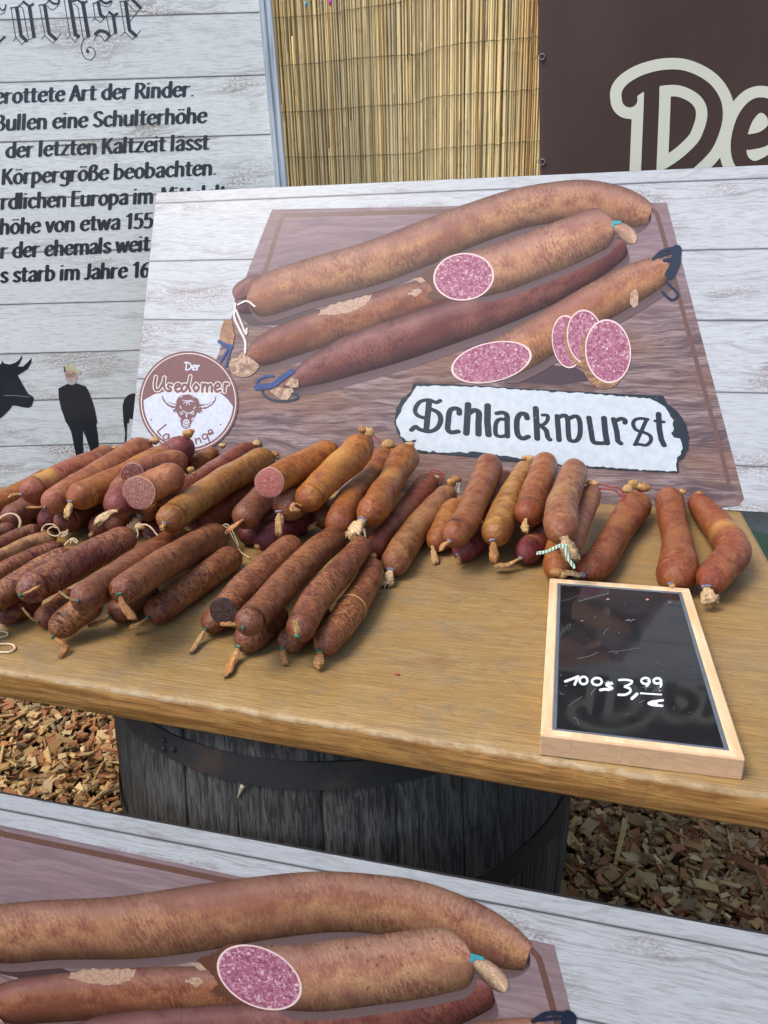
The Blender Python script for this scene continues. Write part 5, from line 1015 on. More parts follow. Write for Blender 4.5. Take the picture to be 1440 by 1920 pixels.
    word = [ca([(440, 215), (400, 232), (330, 208), (245, 228), (200, 300), (225, 358), (300, 385)], 17), ca([(335, 290), (420, 330), (447, 400), (412, 478), (335, 512), (245, 492), (205, 466), (165, 497)], 19), la([(322, 215), (294, 490)], 12), la([(350, 215), (320, 495)], 12),
            ca([(625, 340), (620, 300), (572, 290), (532, 320), (518, 420), (515, 490), (548, 520), (612, 512)], 21), la([(710, 250), (693, 530)], 24), ca([(715, 335), (770, 307), (812, 332), (810, 430), (810, 540)], 23), la([(898, 262), (895, 420), (907, 545)], 24),
            ca([(988, 337), (1040, 330), (1082, 355), (1086, 450), (1088, 560)], 20), ca([(1085, 398), (1012, 395), (978, 440), (976, 535), (1020, 560), (1085, 548)], 17), ca([(1278, 385), (1262, 345), (1212, 345), (1181, 400), (1180, 500), (1197, 556), (1240, 580), (1287, 562)], 21),
            lb([(22, 220), (36, 495)], 22), cb_([(85, 282), (125, 285), (128, 325), (95, 365), (42, 374)], 15), cb_([(62, 374), (115, 420), (130, 480), (150, 503)], 19), lb([(215, 290), (232, 508)], 20), cb_([(222, 305), (280, 285), (308, 320), (315, 430), (328, 505), (385, 513), (418, 460), (420, 360), (402, 303), (370, 293), (322, 312)], 19),
            cb_([(500, 305), (520, 430), (540, 520), (600, 535), (662, 530)], 20), lb([(635, 308), (646, 430), (664, 535)], 22), lb([(722, 318), (750, 430), (760, 515), (786, 537)], 20), cb_([(742, 332), (790, 315), (823, 328), (824, 352)], 19),
            cb_([(1027, 322), (970, 312), (915, 325), (898, 365), (925, 415), (1000, 440), (1050, 470), (1055, 515), (1015, 552), (950, 545), (912, 548)], 15), lb([(1012, 335), (922, 535)], 15), lb([(1126, 272), (1132, 400), (1150, 500), (1175, 553)], 21), lb([(1096, 335), (1172, 344)], 14)]
    flat('plate_lettering', M['pblack'], fields=[(stroke_field(word, (5.3, 3.7, .15)), (765, 740, 1255, 845), .62)], parent=pl)
    # round logo
    E = lambda L: [(255 + x / 7.2, 655 + y / 7.2) for x, y in L]; ex = lambda x, y: (255 + x / 7.2, 655 + y / 7.2)
    ce = lambda L, w=1: (E(crom(L, 6)), w); le = lambda L, w=1: (E(L), w)
    cx, cy = ex(716, 712); R = 92.6; ring = lambda r: ell(cx, cy, R * r, R * r * 1.025); bx = (255, 655, 452, 852)
    lg = flat('printed_round_logo', M['pbrown'], fields=[(ring(1.0), bx, 1.2)])
    flat('logo_ring', M['pcream'], fields=[(f_sub(ring(.962), ring(.944)), bx, .8)], parent=lg)
    arc = E([(80, 715), (110, 692), (250, 612), (400, 575), (716, 560), (1040, 568), (1150, 600), (1240, 670), (1310, 765), (1400, 850), (1400, 1480), (0, 1480), (0, 760)])
    flat('logo_field', M['pwhite'], fields=[(f_and(ring(.905), poly_field(arc)), bx, .9)], parent=lg)
    use = [ce([(277, 378), (262, 480), (275, 550), (325, 540), (372, 460), (392, 385)]), ce([(390, 390), (384, 480), (402, 545)]), ce([(492, 488), (458, 478), (440, 510), (480, 540), (470, 568), (428, 562)]), ce([(545, 522), (602, 500), (592, 472), (552, 480), (536, 530), (562, 575), (612, 560)]),
           ce([(690, 492), (655, 480), (625, 530), (645, 575), (688, 545), (716, 470)]), le([(742, 368), (716, 500), (738, 570)]), ce([(820, 470), (785, 520), (818, 572), (858, 520), (820, 470)]), le([(906, 470), (904, 575)]), ce([(906, 520), (942, 476), (965, 492), (965, 575)]), ce([(966, 520), (1002, 476), (1030, 500), (1032, 572)]),
           ce([(1076, 532), (1136, 506), (1126, 467), (1092, 475), (1070, 530), (1096, 575), (1152, 560)]), le([(1207, 465), (1202, 578)]), ce([(1207, 512), (1230, 468), (1254, 472)])]
    ub = (282, 698, 436, 745)
    flat('logo_outline', M['pcream'], fields=[(stroke_field(use, (4.0, 4.0, 0)), ub, .6)], parent=lg)
    flat('logo_name', M['pbrown'], fields=[(stroke_field(use, (2.35, 2.35, 0)), ub, .55)], parent=lg)
    der = [le([(692, 188), (682, 283)]), ce([(662, 186), (705, 182), (748, 210), (748, 252), (718, 278), (684, 284)]), ce([(772, 257), (815, 241), (805, 217), (780, 227), (769, 260), (786, 284), (816, 274)]), le([(836, 222), (833, 284)]), ce([(836, 246), (850, 222), (864, 227)])]
    flat('logo_article', M['pwhite'], fields=[(stroke_field(der, (1.35, 1.35, 0)), (343, 676, 380, 700), .4)], parent=lg)
    land = [le([(412, 1022), (298, 1115), (350, 1172)]), ce([(445, 1150), (405, 1150), (375, 1190), (400, 1225), (440, 1200), (450, 1150), (455, 1215)]), ce([(520, 1300), (520, 1220), (560, 1215), (570, 1300)]), ce([(700, 1240), (660, 1260), (690, 1310), (730, 1270)]),
            le([(806, 1205), (826, 1283)]), ce([(812, 1245), (850, 1203), (870, 1215), (888, 1262)]), ce([(965, 1150), (920, 1150), (905, 1190), (935, 1218), (968, 1190), (968, 1148), (985, 1210), (1000, 1262), (978, 1286), (955, 1274)]), ce([(992, 1142), (1042, 1116), (1016, 1090), (986, 1110), (1000, 1156), (1052, 1132)]), le([(213, 955)], 1.1), le([(1150, 1022)], 1.1)]
    flat('logo_name', M['pbrown'], fields=[(stroke_field(land, (1.35, 1.35, 0)), (280, 782, 420, 842), .5)], parent=lg)
    bull = [E([(552, 700), (580, 650), (640, 620), (720, 612), (800, 640), (850, 680), (868, 740), (862, 790), (900, 825), (905, 848), (872, 872), (836, 856), (820, 890), (785, 950), (750, 1010), (735, 1060), (690, 1078), (645, 1068), (620, 1030), (605, 960), (580, 900), (566, 862), (540, 862), (500, 832), (546, 796), (556, 760)]),
            E([(360, 610), (385, 668), (430, 708), (500, 733), (553, 740), (556, 795), (500, 796), (430, 760), (385, 712), (363, 662)]), E([(1086, 630), (1066, 690), (1000, 733), (930, 749), (866, 744), (868, 812), (950, 806), (1030, 761), (1075, 711), (1090, 662)])]
    flat('logo_bull', M['pbrown'], bull, parent=lg)
    det = [E([(374, 652), (410, 697), (480, 737), (548, 757), (540, 776), (470, 756), (412, 718)]), E([(1074, 676), (1012, 735), (930, 765), (876, 770), (895, 792), (960, 781), (1030, 741)]), E([(640, 992), (660, 952), (708, 946), (734, 985), (728, 1020), (700, 1042), (640, 1032)]),
           E([(596, 760), (612, 770), (628, 806), (612, 802)]), E([(818, 768), (800, 780), (780, 808), (800, 804)]), E([(582, 912), (604, 925), (626, 956), (606, 955)]), E([(794, 916), (770, 928), (748, 960), (772, 955)]), E([(530, 840), (556, 842), (552, 862)]), E([(862, 862), (886, 840), (898, 852)])]
    tuft = [le([(700, 700), (640, 690)], .5), le([(705, 705), (650, 730)], .5), le([(708, 712), (690, 755)], .5), le([(716, 708), (735, 752)], .5), le([(715, 700), (770, 690)], .5), le([(716, 704), (790, 712)], .4), ce([(640, 830), (690, 862), (740, 860), (790, 832)], .5), ce([(600, 862), (622, 848), (640, 866), (622, 884), (602, 864)], .45), ce([(750, 868), (770, 850), (790, 864), (772, 884), (752, 868)], .45), le([(690, 880), (692, 915)], .9), le([(610, 650), (640, 635)], .4), le([(770, 640), (800, 655)], .4), le([(655, 1055), (720, 1050)], .6)]
    flat('logo_bull_highlight', M['pwhite'], det, [(stroke_field(tuft, (1.4, 1.4, 0)), (335, 738, 372, 808), .35)], parent=lg)
    flat('logo_muzzle', M['pbrown'], fields=[(stroke_field([ce([(650, 1000), (690, 1022), (728, 1002)], .6), le([(668, 975), (676, 985)], .8), le([(705, 972), (698, 985)], .8)], (1.2, 1.2, 0)), (342, 785, 360, 800), .35)], parent=lg)
    return root

def copy_tree(o, parent=None):
    c = o.copy(); COL.objects.link(c)
    if parent is not None: c.parent = parent
    for ch in list(o.children): copy_tree(ch, c)
    return c
SB = show_board()
tag(SB, 'board picturing whole and sliced sausages with a name plate, leaning behind the real sausages', 'display board', 'display boards with the sausage picture')
FB = copy_tree(SB)
for _ch in list(FB.children):
    if _ch.name.startswith(('core', 'plank_print')): bpy.data.objects.remove(_ch)
board_base(FB, -.148)
FB.matrix_world = frame_matrix(FRONT) @ Matrix.Scale(.9, 4)
FB['label'] = 'same sausage picture board standing on the wood chips against the barrel, nearest the viewer'

# ---------------------------------------------------------------- tall information board
GL = {}
def _g():
    c = lambda *p: ('c', p); l = lambda *p: ('l', p)
    s = l((.08, .48), (.08, 0)); S = l((.08, .70), (.08, 0))
    bowl = c((.08, .36), (.20, .48), (.36, .38), (.40, .24), (.36, .1), (.20, 0), (.08, .1))
    arch = lambda x: [c((x, .34), (x + .11, .46), (x + .24, .44), (x + .29, .30)), l((x + .29, .32), (x + .29, 0))]
    GL.update({
     'a': (.46, [c((.09, .38), (.2, .48), (.33, .44), (.36, .3)), l((.36, .32), (.36, 0)), c((.36, .27), (.18, .24), (.08, .13), (.17, 0), (.36, .1))]), 'b': (.49, [S, bowl]),
     'c': (.43, [c((.37, .38), (.25, .48), (.11, .38), (.07, .24), (.11, .1), (.25, 0), (.38, .09))]), 'd': (.5, [l((.4, .7), (.4, 0)), c((.4, .36), (.28, .48), (.11, .37), (.07, .24), (.11, .1), (.27, 0), (.4, .1))]),
     'e': (.46, [l((.08, .26), (.39, .28)), c((.39, .28), (.36, .42), (.24, .48), (.11, .38), (.07, .24), (.11, .09), (.26, 0), (.39, .1))]),
     'g': (.48, [c((.38, .38), (.25, .48), (.11, .40), (.09, .28), (.14, .17), (.26, .13), (.37, .2)), l((.39, .48), (.39, .02)), c((.39, .04), (.36, -.12), (.22, -.19), (.08, -.13))]), 'h': (.48, [S] + arch(.08)), 'i': (.22, [s, l((.08, .64), (.08, .655))]),
     'k': (.47, [S, l((.37, .48), (.12, .22)), l((.19, .29), (.40, 0))]), 'l': (.22, [S]), 'm': (.72, [s] + arch(.08) + arch(.36)), 'n': (.48, [s] + arch(.08)), 'o': (.49, [c((.24, .48), (.10, .38), (.07, .24), (.10, .1), (.24, 0), (.38, .1), (.41, .24), (.38, .38), (.24, .48))]),
     'p': (.49, [l((.08, .48), (.08, -.2)), bowl]), 'r': (.36, [s, c((.08, .32), (.16, .44), (.30, .45))]), 's': (.39, [c((.32, .39), (.2, .48), (.09, .40), (.12, .29), (.27, .2), (.33, .1), (.21, 0), (.06, .09))]),
     't': (.34, [l((.14, .62), (.14, .12)), c((.14, .14), (.17, .02), (.30, .04)), l((.02, .46), (.29, .46))]), 'u': (.50, [l((.08, .48), (.08, .16)), c((.08, .18), (.12, .03), (.25, 0), (.38, .13)), l((.39, .48), (.39, 0))]), 'v': (.41, [l((.04, .48), (.20, 0), (.36, .48))]),
     'w': (.62, [l((.04, .48), (.17, 0), (.30, .44), (.44, 0), (.57, .48))]), 'z': (.42, [l((.06, .46), (.35, .46), (.06, .02), (.37, .02))]),
     'ß': (.49, [c((.08, 0), (.08, .3), (.09, .56), (.2, .69), (.33, .62), (.31, .47), (.22, .40)), c((.22, .40), (.37, .32), (.41, .16), (.32, .01), (.2, .02))]),
     'A': (.52, [l((.03, 0), (.24, .68), (.46, 0)), l((.11, .22), (.38, .22))]), 'R': (.52, [l((.08, .68), (.08, 0)), c((.08, .66), (.28, .66), (.40, .52), (.28, .36), (.08, .34)), l((.22, .35), (.46, 0))]),
     'B': (.50, [l((.08, .68), (.08, 0)), c((.08, .66), (.28, .66), (.36, .52), (.26, .37), (.08, .36)), c((.08, .36), (.30, .35), (.41, .19), (.30, .01), (.08, .02))]), 'S': (.46, [c((.38, .58), (.24, .68), (.09, .58), (.12, .42), (.32, .28), (.38, .12), (.22, 0), (.05, .11))]),
     'K': (.52, [l((.08, .68), (.08, 0)), l((.42, .68), (.12, .32)), l((.2, .40), (.46, 0))]), 'E': (.44, [l((.08, .68), (.08, 0)), l((.08, .66), (.38, .66)), l((.08, .36), (.34, .36)), l((.08, .02), (.39, .02))]), 'J': (.34, [l((.24, .68), (.24, .12)), c((.24, .14), (.18, 0), (.05, .05))]),
     'M': (.66, [l((.08, 0), (.10, .68), (.32, .1), (.54, .68), (.57, 0))]), '1': (.38, [l((.08, .56), (.22, .66)), l((.22, .68), (.22, 0))]), '5': (.46, [l((.36, .66), (.12, .66), (.10, .38)), c((.10, .38), (.26, .44), (.38, .3), (.34, .08), (.2, 0), (.06, .06))]), '6': (.48, [c((.36, .64), (.2, .56), (.08, .3), (.12, .06), (.25, 0), (.38, .1), (.38, .28), (.25, .40), (.11, .3))]),
     '.': (.24, [l((.10, .03), (.10, .035))]), ' ': (.22, [])})
    for ch, b in (('ä', 'a'), ('ö', 'o')):
        w, st = GL[b]; GL[ch] = (w, st + [l((w * .30, .62), (w * .30, .635)), l((w * .66, .62), (w * .66, .635))])
_g()

INFO = board_frame((on_plane(500, 350, (0, 1.97, 0), np.array([.25, -.968, 0]))), math.radians(14.3), math.radians(0))
def info_uv(px, py):
    p, X, U, N = INFO; q = on_plane(px, py, p, N) - p; return q @ X, q @ U
def info_board():
    root = empty('information_board'); root.matrix_world = frame_matrix(INFO)
    tag(root, 'tall whitewashed plank board with German text about wild cattle and black bull silhouettes', 'information board')
    (ua, va), (ub, vb) = info_uv(485, 0), info_uv(517, 350)
    ue = lambda v: ua + (ub - ua) * (v - va) / (vb - va)
    vt, vbm, ul = va + .42, -1.06 + .0, ua - 1.65
    vbm = (-.22 - INFO[0][2])
    V = []; 
    for z in (-.018, 0):
        V += [(ul, vbm, z), (ue(vbm), vbm, z), (ue(vt), vt, z), (ul, vt, z)]
    obj('panel', V, [(0, 3, 2, 1), (4, 5, 6, 7), (0, 1, 5, 4), (1, 2, 6, 5), (2, 3, 7, 6), (3, 0, 4, 7)], M['planks_info'], root)
    kp = NT('weathered_strip', .55, .4); n = kp.noise(kp.mapv(kp.obj(), (160, 6, 160)), 1, 5, .65); kp.color(kp.mix(kp.ramp(n, [(.35, 0), (.65, 1)]), (.30, .35, .40), (.62, .68, .70))); kp.bump(n, .3, .001)
    ms = MB()
    for a, b, d in ((.0005, .0075, .012), (.0078, .0125, .016), (.0128, .0185, .013), (.0188, .027, .017)):
        W = []
        for z in (-.02, d): W += [(ue(vbm) + a, vbm, z), (ue(vbm) + b, vbm, z), (ue(vt) + b, vt, z), (ue(vt) + a, vt, z)]
        ms.add(W, [(0, 3, 2, 1), (4, 5, 6, 7), (0, 1, 5, 4), (1, 2, 6, 5), (2, 3, 7, 6), (3, 0, 4, 7)])
    ms.build('edge_strip', kp.m, root)
    # a pair of legs carrying the board to the ground behind the table
    ml = MB()
    for u in (ul + .12, ue(vbm) - .06): ml.box((u, (vbm + GZ - INFO[0][2]) / 2 + .05, -.034), (.045, vbm - (GZ - INFO[0][2]) + .1, .03), bev=.003)
    ml.build('post', kp.m, root)
    ink = NT('print_ink', .28, .5); n = ink.noise(ink.obj(), 9, 3); ink.color(ink.mix(ink.ramp(n, [(.35, 0), (.7, 1)]), (.012, .015, .022), (.022, .027, .036))); INK = ink.m
    z1 = lambda z: (lambda x, y: (*info_uv(x, y), z))
    def line(fl, text, xa, ya, xb, yb, size):
        adv = sum(GL[ch][0] for ch in text); dx, dy = xb - xa, yb - ya; Lp = math.hypot(dx, dy); ex, ey = dx / Lp, dy / Lp; sx = Lp / adv; x = 0
        up = np.array((.055, -1.0)); up /= np.linalg.norm(up)
        for ch in text:
            w, st = GL[ch]
            if st:
                ss = [np.array(p if k == 'l' else crom(p, 6)) * (sx, size) for k, p in st]
                f = stroke_field(ss, (size * .084, size * .027, math.radians(8)))
                x0 = x
                fl.field(f, (-.14 * sx, -.26 * size, (w + .1) * sx, .78 * size), size / 26, lambda a, b: (*info_uv(xa + ex * (x0 + a) + up[0] * b, ya + ey * (x0 + a) + up[1] * b), .0005))
            x += w * sx
    T = Flat()
    for a in (('erottete Art der Rinder.', -11, 194.5, 366, 180.5), ('Bullen eine Schulterhöhe', -10, 245, 388, 230), ('der letzten Kaltzeit lässt', 10, 296, 392, 280), ('Körpergröße beobachten.', 3, 346, 408, 327.5),
              ('rdlichen Europa im', 1, 392.5, 286, 381), ('Mittelalt', 301, 380.5, 424, 375.5), ('höhe von etwa 155', -1, 439.5, 287, 427), ('r der ehemals weit', 0, 484.5, 281, 470.5), ('s starb im Jahre 16', 0, 530, 281, 519)):
        line(T, *a, 42)
    T.build('lettering', INK, root)
    # heading in outlined blackletter
    Hh = lambda L: [(x / 4.8, y / 4.8) for x, y in L]
    hl = lambda L, w: (Hh(L), w / 12); hc = lambda L, w: (Hh(crom(L, 7)), w / 12); h = 2.6
    hd = [hl([(150, 72), (190, 320), (235, 365)], 13), hl([(265, 62), (305, 328)], 13), hl([(100, 75), (140, 330), (195, 400), (237, 365), (322, 330)], h), hl([(165, 45), (205, 75), (255, 345)], h), hl([(95, 72), (165, 62), (218, 12)], 4), hl([(212, 15), (262, 58), (297, 38)], 9), hl([(120, 368), (145, 335)], h),
          hl([(402, 50), (442, 300), (500, 350)], 13), hl([(355, 50), (405, 320), (475, 388), (550, 302)], h), hl([(350, 48), (410, 38), (440, 5)], 4), hc([(440, 0), (480, 30), (525, 30), (530, -8)], 8), hc([(425, 55), (470, 88), (520, 50), (530, 0)], h), hl([(372, 352), (405, 318)], h),
          hl([(625, -10), (680, 312), (705, 325)], 14), hl([(745, 25), (795, 322)], 14), hl([(575, -10), (630, 320), (675, 382), (715, 318)], h), hl([(660, 30), (700, 62), (750, 358), (808, 322)], h), hl([(655, 10), (700, -5), (745, 38), (780, 12)], 8), hl([(600, 352), (632, 318)], h), hc([(752, 355), (730, 420), (752, 505), (810, 540), (856, 495), (842, 438), (802, 424), (778, 455), (795, 470)], 3), hl([(790, 463)], 12),
          hl([(882, 20), (905, 132), (935, 155)], 12), hl([(1020, 148), (1040, 290)], 12), hl([(985, 108), (1025, 145), (1055, 122)], 9), hc([(860, 305), (900, 278), (955, 290), (985, 322)], 12), hl([(838, 32), (856, 165), (905, 202), (985, 110)], h), hl([(958, 150), (990, 312), (950, 368)], h), hc([(845, 366), (870, 322), (910, 328), (950, 368), (1000, 320), (1050, 298)], h), hl([(835, 32), (890, 15), (910, -5)], 4), hc([(890, 25), (940, 58), (990, 50), (1010, 10)], h), hc([(900, 0), (950, 28), (1000, 12)], 9), hl([(830, 185), (858, 165)], h),
          hl([(1130, 18), (1165, 270), (1222, 320)], 13), hl([(1190, -6), (1265, 70)], 11), hl([(1080, 15), (1125, 290), (1195, 357), (1266, 272)], h), hl([(1266, 72), (1170, 190)], h), hl([(1150, 28), (1222, 112)], h), hl([(1076, 14), (1140, 10), (1170, -8)], 4), hl([(1090, 322), (1125, 288)], h), hl([(-20, 400), (0, 372), (42, 332)], 8), hc([(-10, 60), (20, 92), (48, 70), (52, 42)], 5), hc([(-10, 130), (30, 120), (50, 80)], h)]
    f = Flat(); f.field(stroke_field(hd, (3.0, 3.0, 0)), (-6, -8, 275, 116), .75, z1(.0005)); f.build('heading', INK, root)
    W = lambda L: [(x / 5.538, 660 + y / 5.538) for x, y in L]
    def pf(name, mat, polys, z, parent=root, fields=()):
        q = Flat()
        for p in polys: q.poly(p, z1(z))
        for fn, b, hh in fields: q.field(fn, b, hh, z1(z))
        return q.build(name, mat, parent)
    bull = [(-1180, 900), (-1200, 420), (-1120, 250), (-900, 200), (-420, 120), (-160, 105), (-60, 140), (0, 130), (14, 118), (20, 88), (45, 118), (100, 130), (160, 110), (200, 80), (230, 28), (228, 70), (205, 120), (185, 150), (240, 150), (290, 105), (330, 58), (325, 110), (290, 175), (230, 215), (185, 240), (215, 300), (250, 360), (290, 430), (345, 465), (354, 490), (330, 560), (300, 580), (250, 575), (180, 560), (130, 555), (100, 600), (40, 660), (-60, 740), (-190, 860), (-215, 1180), (-330, 1180), (-360, 900), (-620, 860), (-900, 850), (-960, 1180), (-1080, 1180), (-1090, 920), (-1150, 1180), (-1230, 1180)]
    pf('bull_silhouette', INK, [W(bull)], .0005)
    pf('silhouette_line', flatc('pale_line', (.30, .32, .33)), [], .0008, fields=[(stroke_field([W(crom([(40, 452), (120, 450), (220, 458), (310, 468)], 5))], (.45, .45, 0)), (5, 735, 60, 750), .4)])
    pf('bull_silhouette', INK, [W([(1460, 425), (1380, 430), (1330, 447), (1290, 490), (1272, 560), (1280, 700), (1300, 850), (1290, 950), (1276, 1005), (1298, 1010), (1315, 900), (1320, 740), (1338, 742), (1345, 690), (1460, 720)])], .0005)
    man = pf('printed_man', INK, [W([(606, 378), (650, 355), (700, 330), (745, 345), (800, 325), (845, 342), (890, 355), (915, 395), (935, 440), (960, 510), (985, 590), (1000, 670), (1012, 730), (1000, 750), (1008, 810), (1015, 850), (1026, 980), (1030, 1000), (1042, 1200), (978, 1200), (945, 1060), (925, 980), (890, 880), (862, 818), (862, 950), (870, 1060), (882, 1200), (805, 1200), (790, 1080), (770, 980), (740, 830), (712, 770), (680, 720), (658, 650), (635, 590), (622, 530), (610, 470)])], .0005)
    pf('face', flatc('face_tone', (.56, .38, .30)), [W([(668, 212), (690, 186), (745, 180), (795, 195), (800, 255), (790, 318), (742, 336), (705, 325), (682, 275)])], .0008, man)
    pf('beard', flatc('beard_grey', (.50, .47, .43)), [W([(698, 290), (722, 280), (742, 288), (765, 280), (786, 285), (786, 322), (742, 336), (708, 326)])], .0011, man)
    pf('hat', flatc('straw', (.60, .53, .33)), [W([(664, 166), (672, 140), (700, 125), (752, 130), (775, 152), (792, 172), (846, 196), (840, 216), (815, 232), (798, 212), (770, 196), (700, 188), (676, 196)])], .0011, man)
    pf('hat_band', flatc('hat_band_dark', (.10, .08, .06)), [W([(662, 150), (678, 150), (684, 206), (670, 212), (664, 178)])], .0014, man)
    gl = [W(crom([(688 + 17 * (1 + math.cos(a)), 241 + 12 * math.sin(a)) for a in np.linspace(0, 6.283, 9)], 3)), W(crom([(738 + 20 * (1 + math.cos(a)), 240 + 13 * math.sin(a)) for a in np.linspace(0, 6.283, 9)], 3)), W([(722, 240), (738, 240)]), W([(694, 222), (718, 226)]), W([(742, 224), (772, 222)]), W([(722, 300), (762, 300)]), W([(728, 246), (726, 272), (738, 276)])]
    pf('spectacles', flatc('spectacle_line', (.10, .06, .05)), [], .0014, man, [(stroke_field(gl, (.34, .34, 0)), (122, 696, 144, 718), .22)])
info_board()

# ---------------------------------------------------------------- reed screen
def reeds():
    Y0 = 2.02
    root = tag(empty('reed_screen', (0, Y0, -.30)), 'golden reed mat bound with thin dark wires between the plank board and brown banner', 'reed screen')
    xl = on_plane(500, 0, (0, Y0, 0), (0, 1, 0))[0] - .05; xr = on_plane(1016, 200, (0, Y0, 0), (0, 1, 0))[0] + .34
    V, F, Cc, UV = [], [], [], []; rs = np.random.default_rng(5)
    pal = [(.80, .60, .265), (.85, .67, .33), (.76, .58, .28), (.62, .36, .12), (.82, .68, .38), (.66, .48, .20)]
    x = xl
    def one(x, r, y, lean, z0, z1, c):
        n = 16; zz = np.sort(np.r_[np.linspace(z0, z1, n - 5), rs.uniform(z0, z1, 5)]); P = np.stack([x + lean * (zz + .3) + .0006 * np.sin(zz * rs.uniform(4, 9) + rs.random() * 6), np.full(n, y) + .001 * np.sin(zz * 7 + rs.random() * 6), zz + .30], 1)
        jn = np.zeros(n); jn[rs.choice(n, 3, False)] = 1
        v, f = tube(P, r * (1 + .10 * jn), 7); b = len(V); V.extend(v); F.extend(tuple(q + b for q in t) for t in f)
        cc = np.array(c)
        for i in range(n):
            k = cc * (.60 if jn[i] else 1.0) * rs.uniform(.93, 1.07); Cc.extend([k] * 7)
    while x < xr:
        r = rs.choice([.0014, .0019, .0025, .0033], p=[.30, .36, .24, .10]); gap = .0026 if rs.random() < .03 else 0
        c = np.array(pal[rs.choice(6, p=[.3, .26, .16, .09, .13, .06])]) * rs.uniform(.90, 1.08); r = max(.0012, r * rs.uniform(.85, 1.15))
        if rs.random() < .17:
            zc = rs.uniform(.0, 1.0); one(x + r, r, rs.normal(0, .0009), rs.normal(0, .0016), -.30, zc, c); one(x + r, r * .85, rs.normal(0, .0009), rs.normal(0, .0016), zc - .01, 1.45, np.array(pal[rs.integers(6)]) * rs.uniform(.8, 1.1))
        else: one(x + r, r, rs.normal(0, .0009), rs.normal(0, .0016), -.30, 1.45, c)
        x += r * 1.94 + gap
    x = xl
    while x < xr:
        r = rs.uniform(.002, .0035); one(x + r, r, .0062, rs.normal(0, .001), -.30, 1.45, np.array(pal[rs.integers(6)]) * .9); x += r * 1.75
    x = xl
    while x < xr:
        one(x, .0050, .0150, 0, -.30, 1.45, np.array(pal[rs.integers(3)]) * .9); x += .0078
    k = NT('reed', .5, .4); n = k.noise(k.mapv(k.obj(), (500, 500, 16)), 1, 4, .65); b = k.noise(k.obj(), 26, 4, .6); c = k.attr('tint')
    c2 = k.mix(k.ramp(n, [(.38, .45), (.50, 0)]), k.mix(1.0, c, (1.12, 1.14, 1.2), 'MULTIPLY'), k.mix(1.0, c, (.6, .55, .45), 'MULTIPLY')); c2 = k.mix(k.math('MULTIPLY', k.ramp(b, [(.60, 0), (.72, 1)]), .45), c2, k.mix(1.0, c, (.5, .36, .25), 'MULTIPLY')); k.color(c2)
    k.bump(n, .3, .0006)
    obj('reed_mat', V, F, k.m, root, True, col=Cc)
    wm = plain('binding_wire', (.045, .055, .035), .5); rows = [[(500, -66), (600, -74), (700, -86), (1330, -150)], [(505, 33), (560, 31), (620, 25), (680, 14), (740, 6), (880, -22), (1330, -58)], [(510, 124), (560, 121), (620, 115), (680, 108), (760, 103), (787, 101), (880, 80), (1330, 44)], [(515, 211), (600, 207), (680, 200), (780, 193), (850, 178), (1330, 149)], [(520, 295), (600, 294), (700, 291), (780, 287), (850, 276), (1330, 242)], [(520, 380), (700, 376), (850, 362), (1330, 332)]]
    for row in rows:
        Q = crom(np.array(row, float), 30); P = []
        for i, (a, b_) in enumerate(Q):
            p = on_plane(a, b_ + (1.1 if i % 2 else -1.1) + rs.normal(0, .4), (0, Y0 - .0045 - .0006 * (i % 2), 0), (0, 1, 0)); P.append(p - (0, Y0, -.30))
        V2, F2 = tube(P, .00065, 5); obj('binding_wire', V2, F2, wm, root)
reeds()

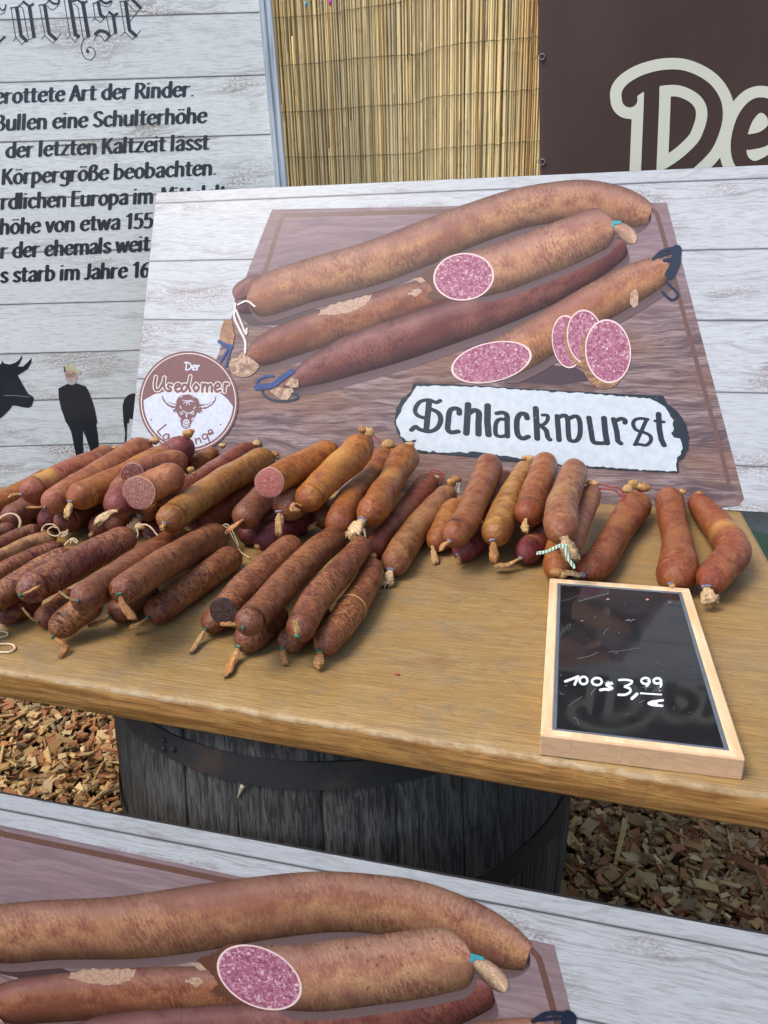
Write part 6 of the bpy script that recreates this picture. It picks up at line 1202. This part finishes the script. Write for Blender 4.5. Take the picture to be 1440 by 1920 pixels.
# ---------------------------------------------------------------- brown banner
def banner():
    Y1 = 1.715
    root = tag(empty('banner', (.9, Y1, .5)), 'dark brown tarpaulin banner with big pale outlined lettering beside the reed mat', 'banner')
    L0 = np.array((.9, Y1, .5))
    yb = lambda x, z: .004 * math.sin(5.2 * x + 2.2 * z) + .0035 * math.sin(11 * x - 4 * z + 1) + .0015 * math.sin(25 * x + 13 * z)
    (xa, _, za), (xb_, _, zb) = on_plane(1008, 0, (0, Y1, 0), (0, 1, 0)), on_plane(1013, 330, (0, Y1, 0), (0, 1, 0))
    xe = lambda z: xa + (xb_ - xa) * (z - za) / (zb - za); n, m = 90, 70; V, F = [], []
    for j in range(m):
        z = -.02 + 1.62 * j / (m - 1)
        for i in range(n):
            x = xe(z) + (2.3 - xe(z)) * (i / (n - 1)) ** 1.3; V.append(np.array((x, Y1 + yb(x, z) + .0025 * math.exp(-((x - xe(z)) / .012) ** 2), z)) - L0)
    for j in range(m - 1):
        for i in range(n - 1): F.append((j * n + i, j * n + i + 1, (j + 1) * n + i + 1, (j + 1) * n + i))
    k = NT('brown_tarpaulin', .55, .25); w = k.noise(k.mapv(k.obj(), (6, 6, 3)), 1, 4, .6); f = k.noise(k.mapv(k.obj(), (700, 1, 700)), 1, 2, .6); s = k.noise(k.mapv(k.obj(), (90, 1, 14)), 1, 5, .8)
    c = k.mix(k.ramp(w, [(.3, 0), (.7, 1)]), (.050, .027, .022), (.064, .036, .029)); c = k.mix(k.math('MULTIPLY', k.ramp(s, [(.70, 0), (.76, 1)]), .5), c, (.16, .115, .10)); k.color(c); k.bump(f, .15, .0004)
    cl = obj('cloth', V, F, k.m, root, True)
    sm = cl.modifiers.new('thickness', 'SOLIDIFY'); sm.thickness = .0008; sm.offset = 1
    D = lambda L: [(1130 + x / 4.645, 90 + y / 4.645) for x, y in L]
    sk = [D(crom([(235, 452), (238, 390), (330, 320), (450, 275), (560, 255), (680, 258), (800, 300), (900, 370), (965, 470), (982, 580), (960, 700), (900, 840), (800, 950), (690, 1040), (560, 1120), (420, 1170)], 7)), D(crom([(428, 330), (424, 500), (412, 800), (398, 1150)], 5)),
          D(crom([(1275, 820), (1400, 790), (1500, 700), (1495, 580), (1420, 505), (1330, 510), (1245, 610), (1195, 760), (1188, 900), (1225, 1000), (1320, 1050), (1440, 1010), (1560, 920)], 7)), D(crom([(1700, 520), (1690, 760), (1672, 1060)], 5)), D(crom([(1690, 740), (1745, 600), (1850, 540), (1940, 560)], 6))]
    mp = lambda d: (lambda x, y: (lambda q: np.array((q[0], Y1 + yb(q[0], q[2]) - d, q[2])) - L0)(on_plane(x, y, (0, Y1, 0), (0, 1, 0))))
    out, inn = stroke_field(sk, (36, 36, 0)), stroke_field(sk, (14.5, 14.5, 0))
    fl = Flat(); fl.field(f_sub(out, inn), (1135, 95, 1590, 385), 2.0, mp(.0014), 5)
    o = fl.build('lettering', NT('pale_green_print', .45, .45).m, root)
    o.data.materials[0].node_tree.nodes['Principled BSDF'].inputs['Base Color'].default_value = (.62, .62, .49, 1)
    for p in o.data.polygons:
        if p.normal.y > 0: p.flip()
    # eyelets along the edge, with a bit of tie wire
    for (x, y) in ((1016, 106), (1017, 304)):
        q = on_plane(x, y, (0, Y1, 0), (0, 1, 0)); a = np.linspace(0, 2 * np.pi, 17)
        P = np.stack([q[0] + .0052 * np.cos(a), np.full(17, Y1 - .0025 + yb(q[0], q[2])), q[2] + .0052 * np.sin(a)], 1) - L0
        V2, F2 = tube(P, .0013, 6); e = obj('eyelet', V2, F2, plain('dull_zinc', (.20, .20, .19), .4), root, True)
        T_ = crom(np.array([P[0] + (.0, -.001, 0), P[0] + (-.012, -.003, .004), P[0] + (-.018, -.002, -.003)]), 5); V2, F2 = tube(T_, .0006, 5); obj('tie_wire', V2, F2, M['pnavy'], e)
banner()

# ---------------------------------------------------------------- pale board low behind the table corner
def low_board():
    p1, p2 = on_plane(1396, 991, (0, 1.60, 0), (0, 1, 0)), on_plane(1440, 1000, (0, 1.60, 0), (0, 1, 0)); sl = (p2[2] - p1[2]) / (p2[0] - p1[0])
    r = tag(empty('grey_board', (p1[0], 1.60, p1[2])), 'plain pale grey board seen low behind the bare corner of the table', 'board')
    V = []
    for y in (0, .018):
        for x, z in ((-.25, -.25 * sl), (.9, .9 * sl), (.9, .42), (-.25, .42)): V.append((x, y, z))
    obj('panel', V, [(0, 1, 2, 3), (4, 7, 6, 5), (0, 4, 5, 1), (1, 5, 6, 2), (2, 6, 7, 3), (3, 7, 4, 0)], plain('grey_laminate', (.46, .50, .49), .45), r)
    m = MB()
    for x in (-.15, .8): m.box((x, .045, (GZ - p1[2]) / 2 + .1), (.05, .05, p1[2] - GZ + .2), bev=.003)
    m.build('post', plain('grey_post', (.2, .2, .19), .6), r)
low_board()

# ---------------------------------------------------------------- little coloured party lamps hanging before the reeds
for _c, (x, y), colr, txt in (('c', (574, 2), (.10, .50, .68), 'tiny clear blue drop hanging before the reed mat'), ('p', (619, -1), (.72, .06, .55), 'tiny bright pink drop hanging before the reed mat')):
    p = on_plane(x, y, (0, 1.96, 0), (0, 1, 0)); r = tag(empty('hanging_drop', tuple(p)), txt, 'decoration', 'coloured drops on the reed mat')
    b, f = blob((0, 0, -.006), .0042, 77, (.8, .8, 1.9)); obj('drop', b, f, plain('coloured_plastic_' + ('blue' if _c == 'c' else 'pink'), colr, .15, .6), r, True)
    v, f = tube(np.array([(0, 0, 0), (.001, 0, .2), (0, 0, .42)]), .0005, 5); obj('thread', v, f, M['pnavy'], r)
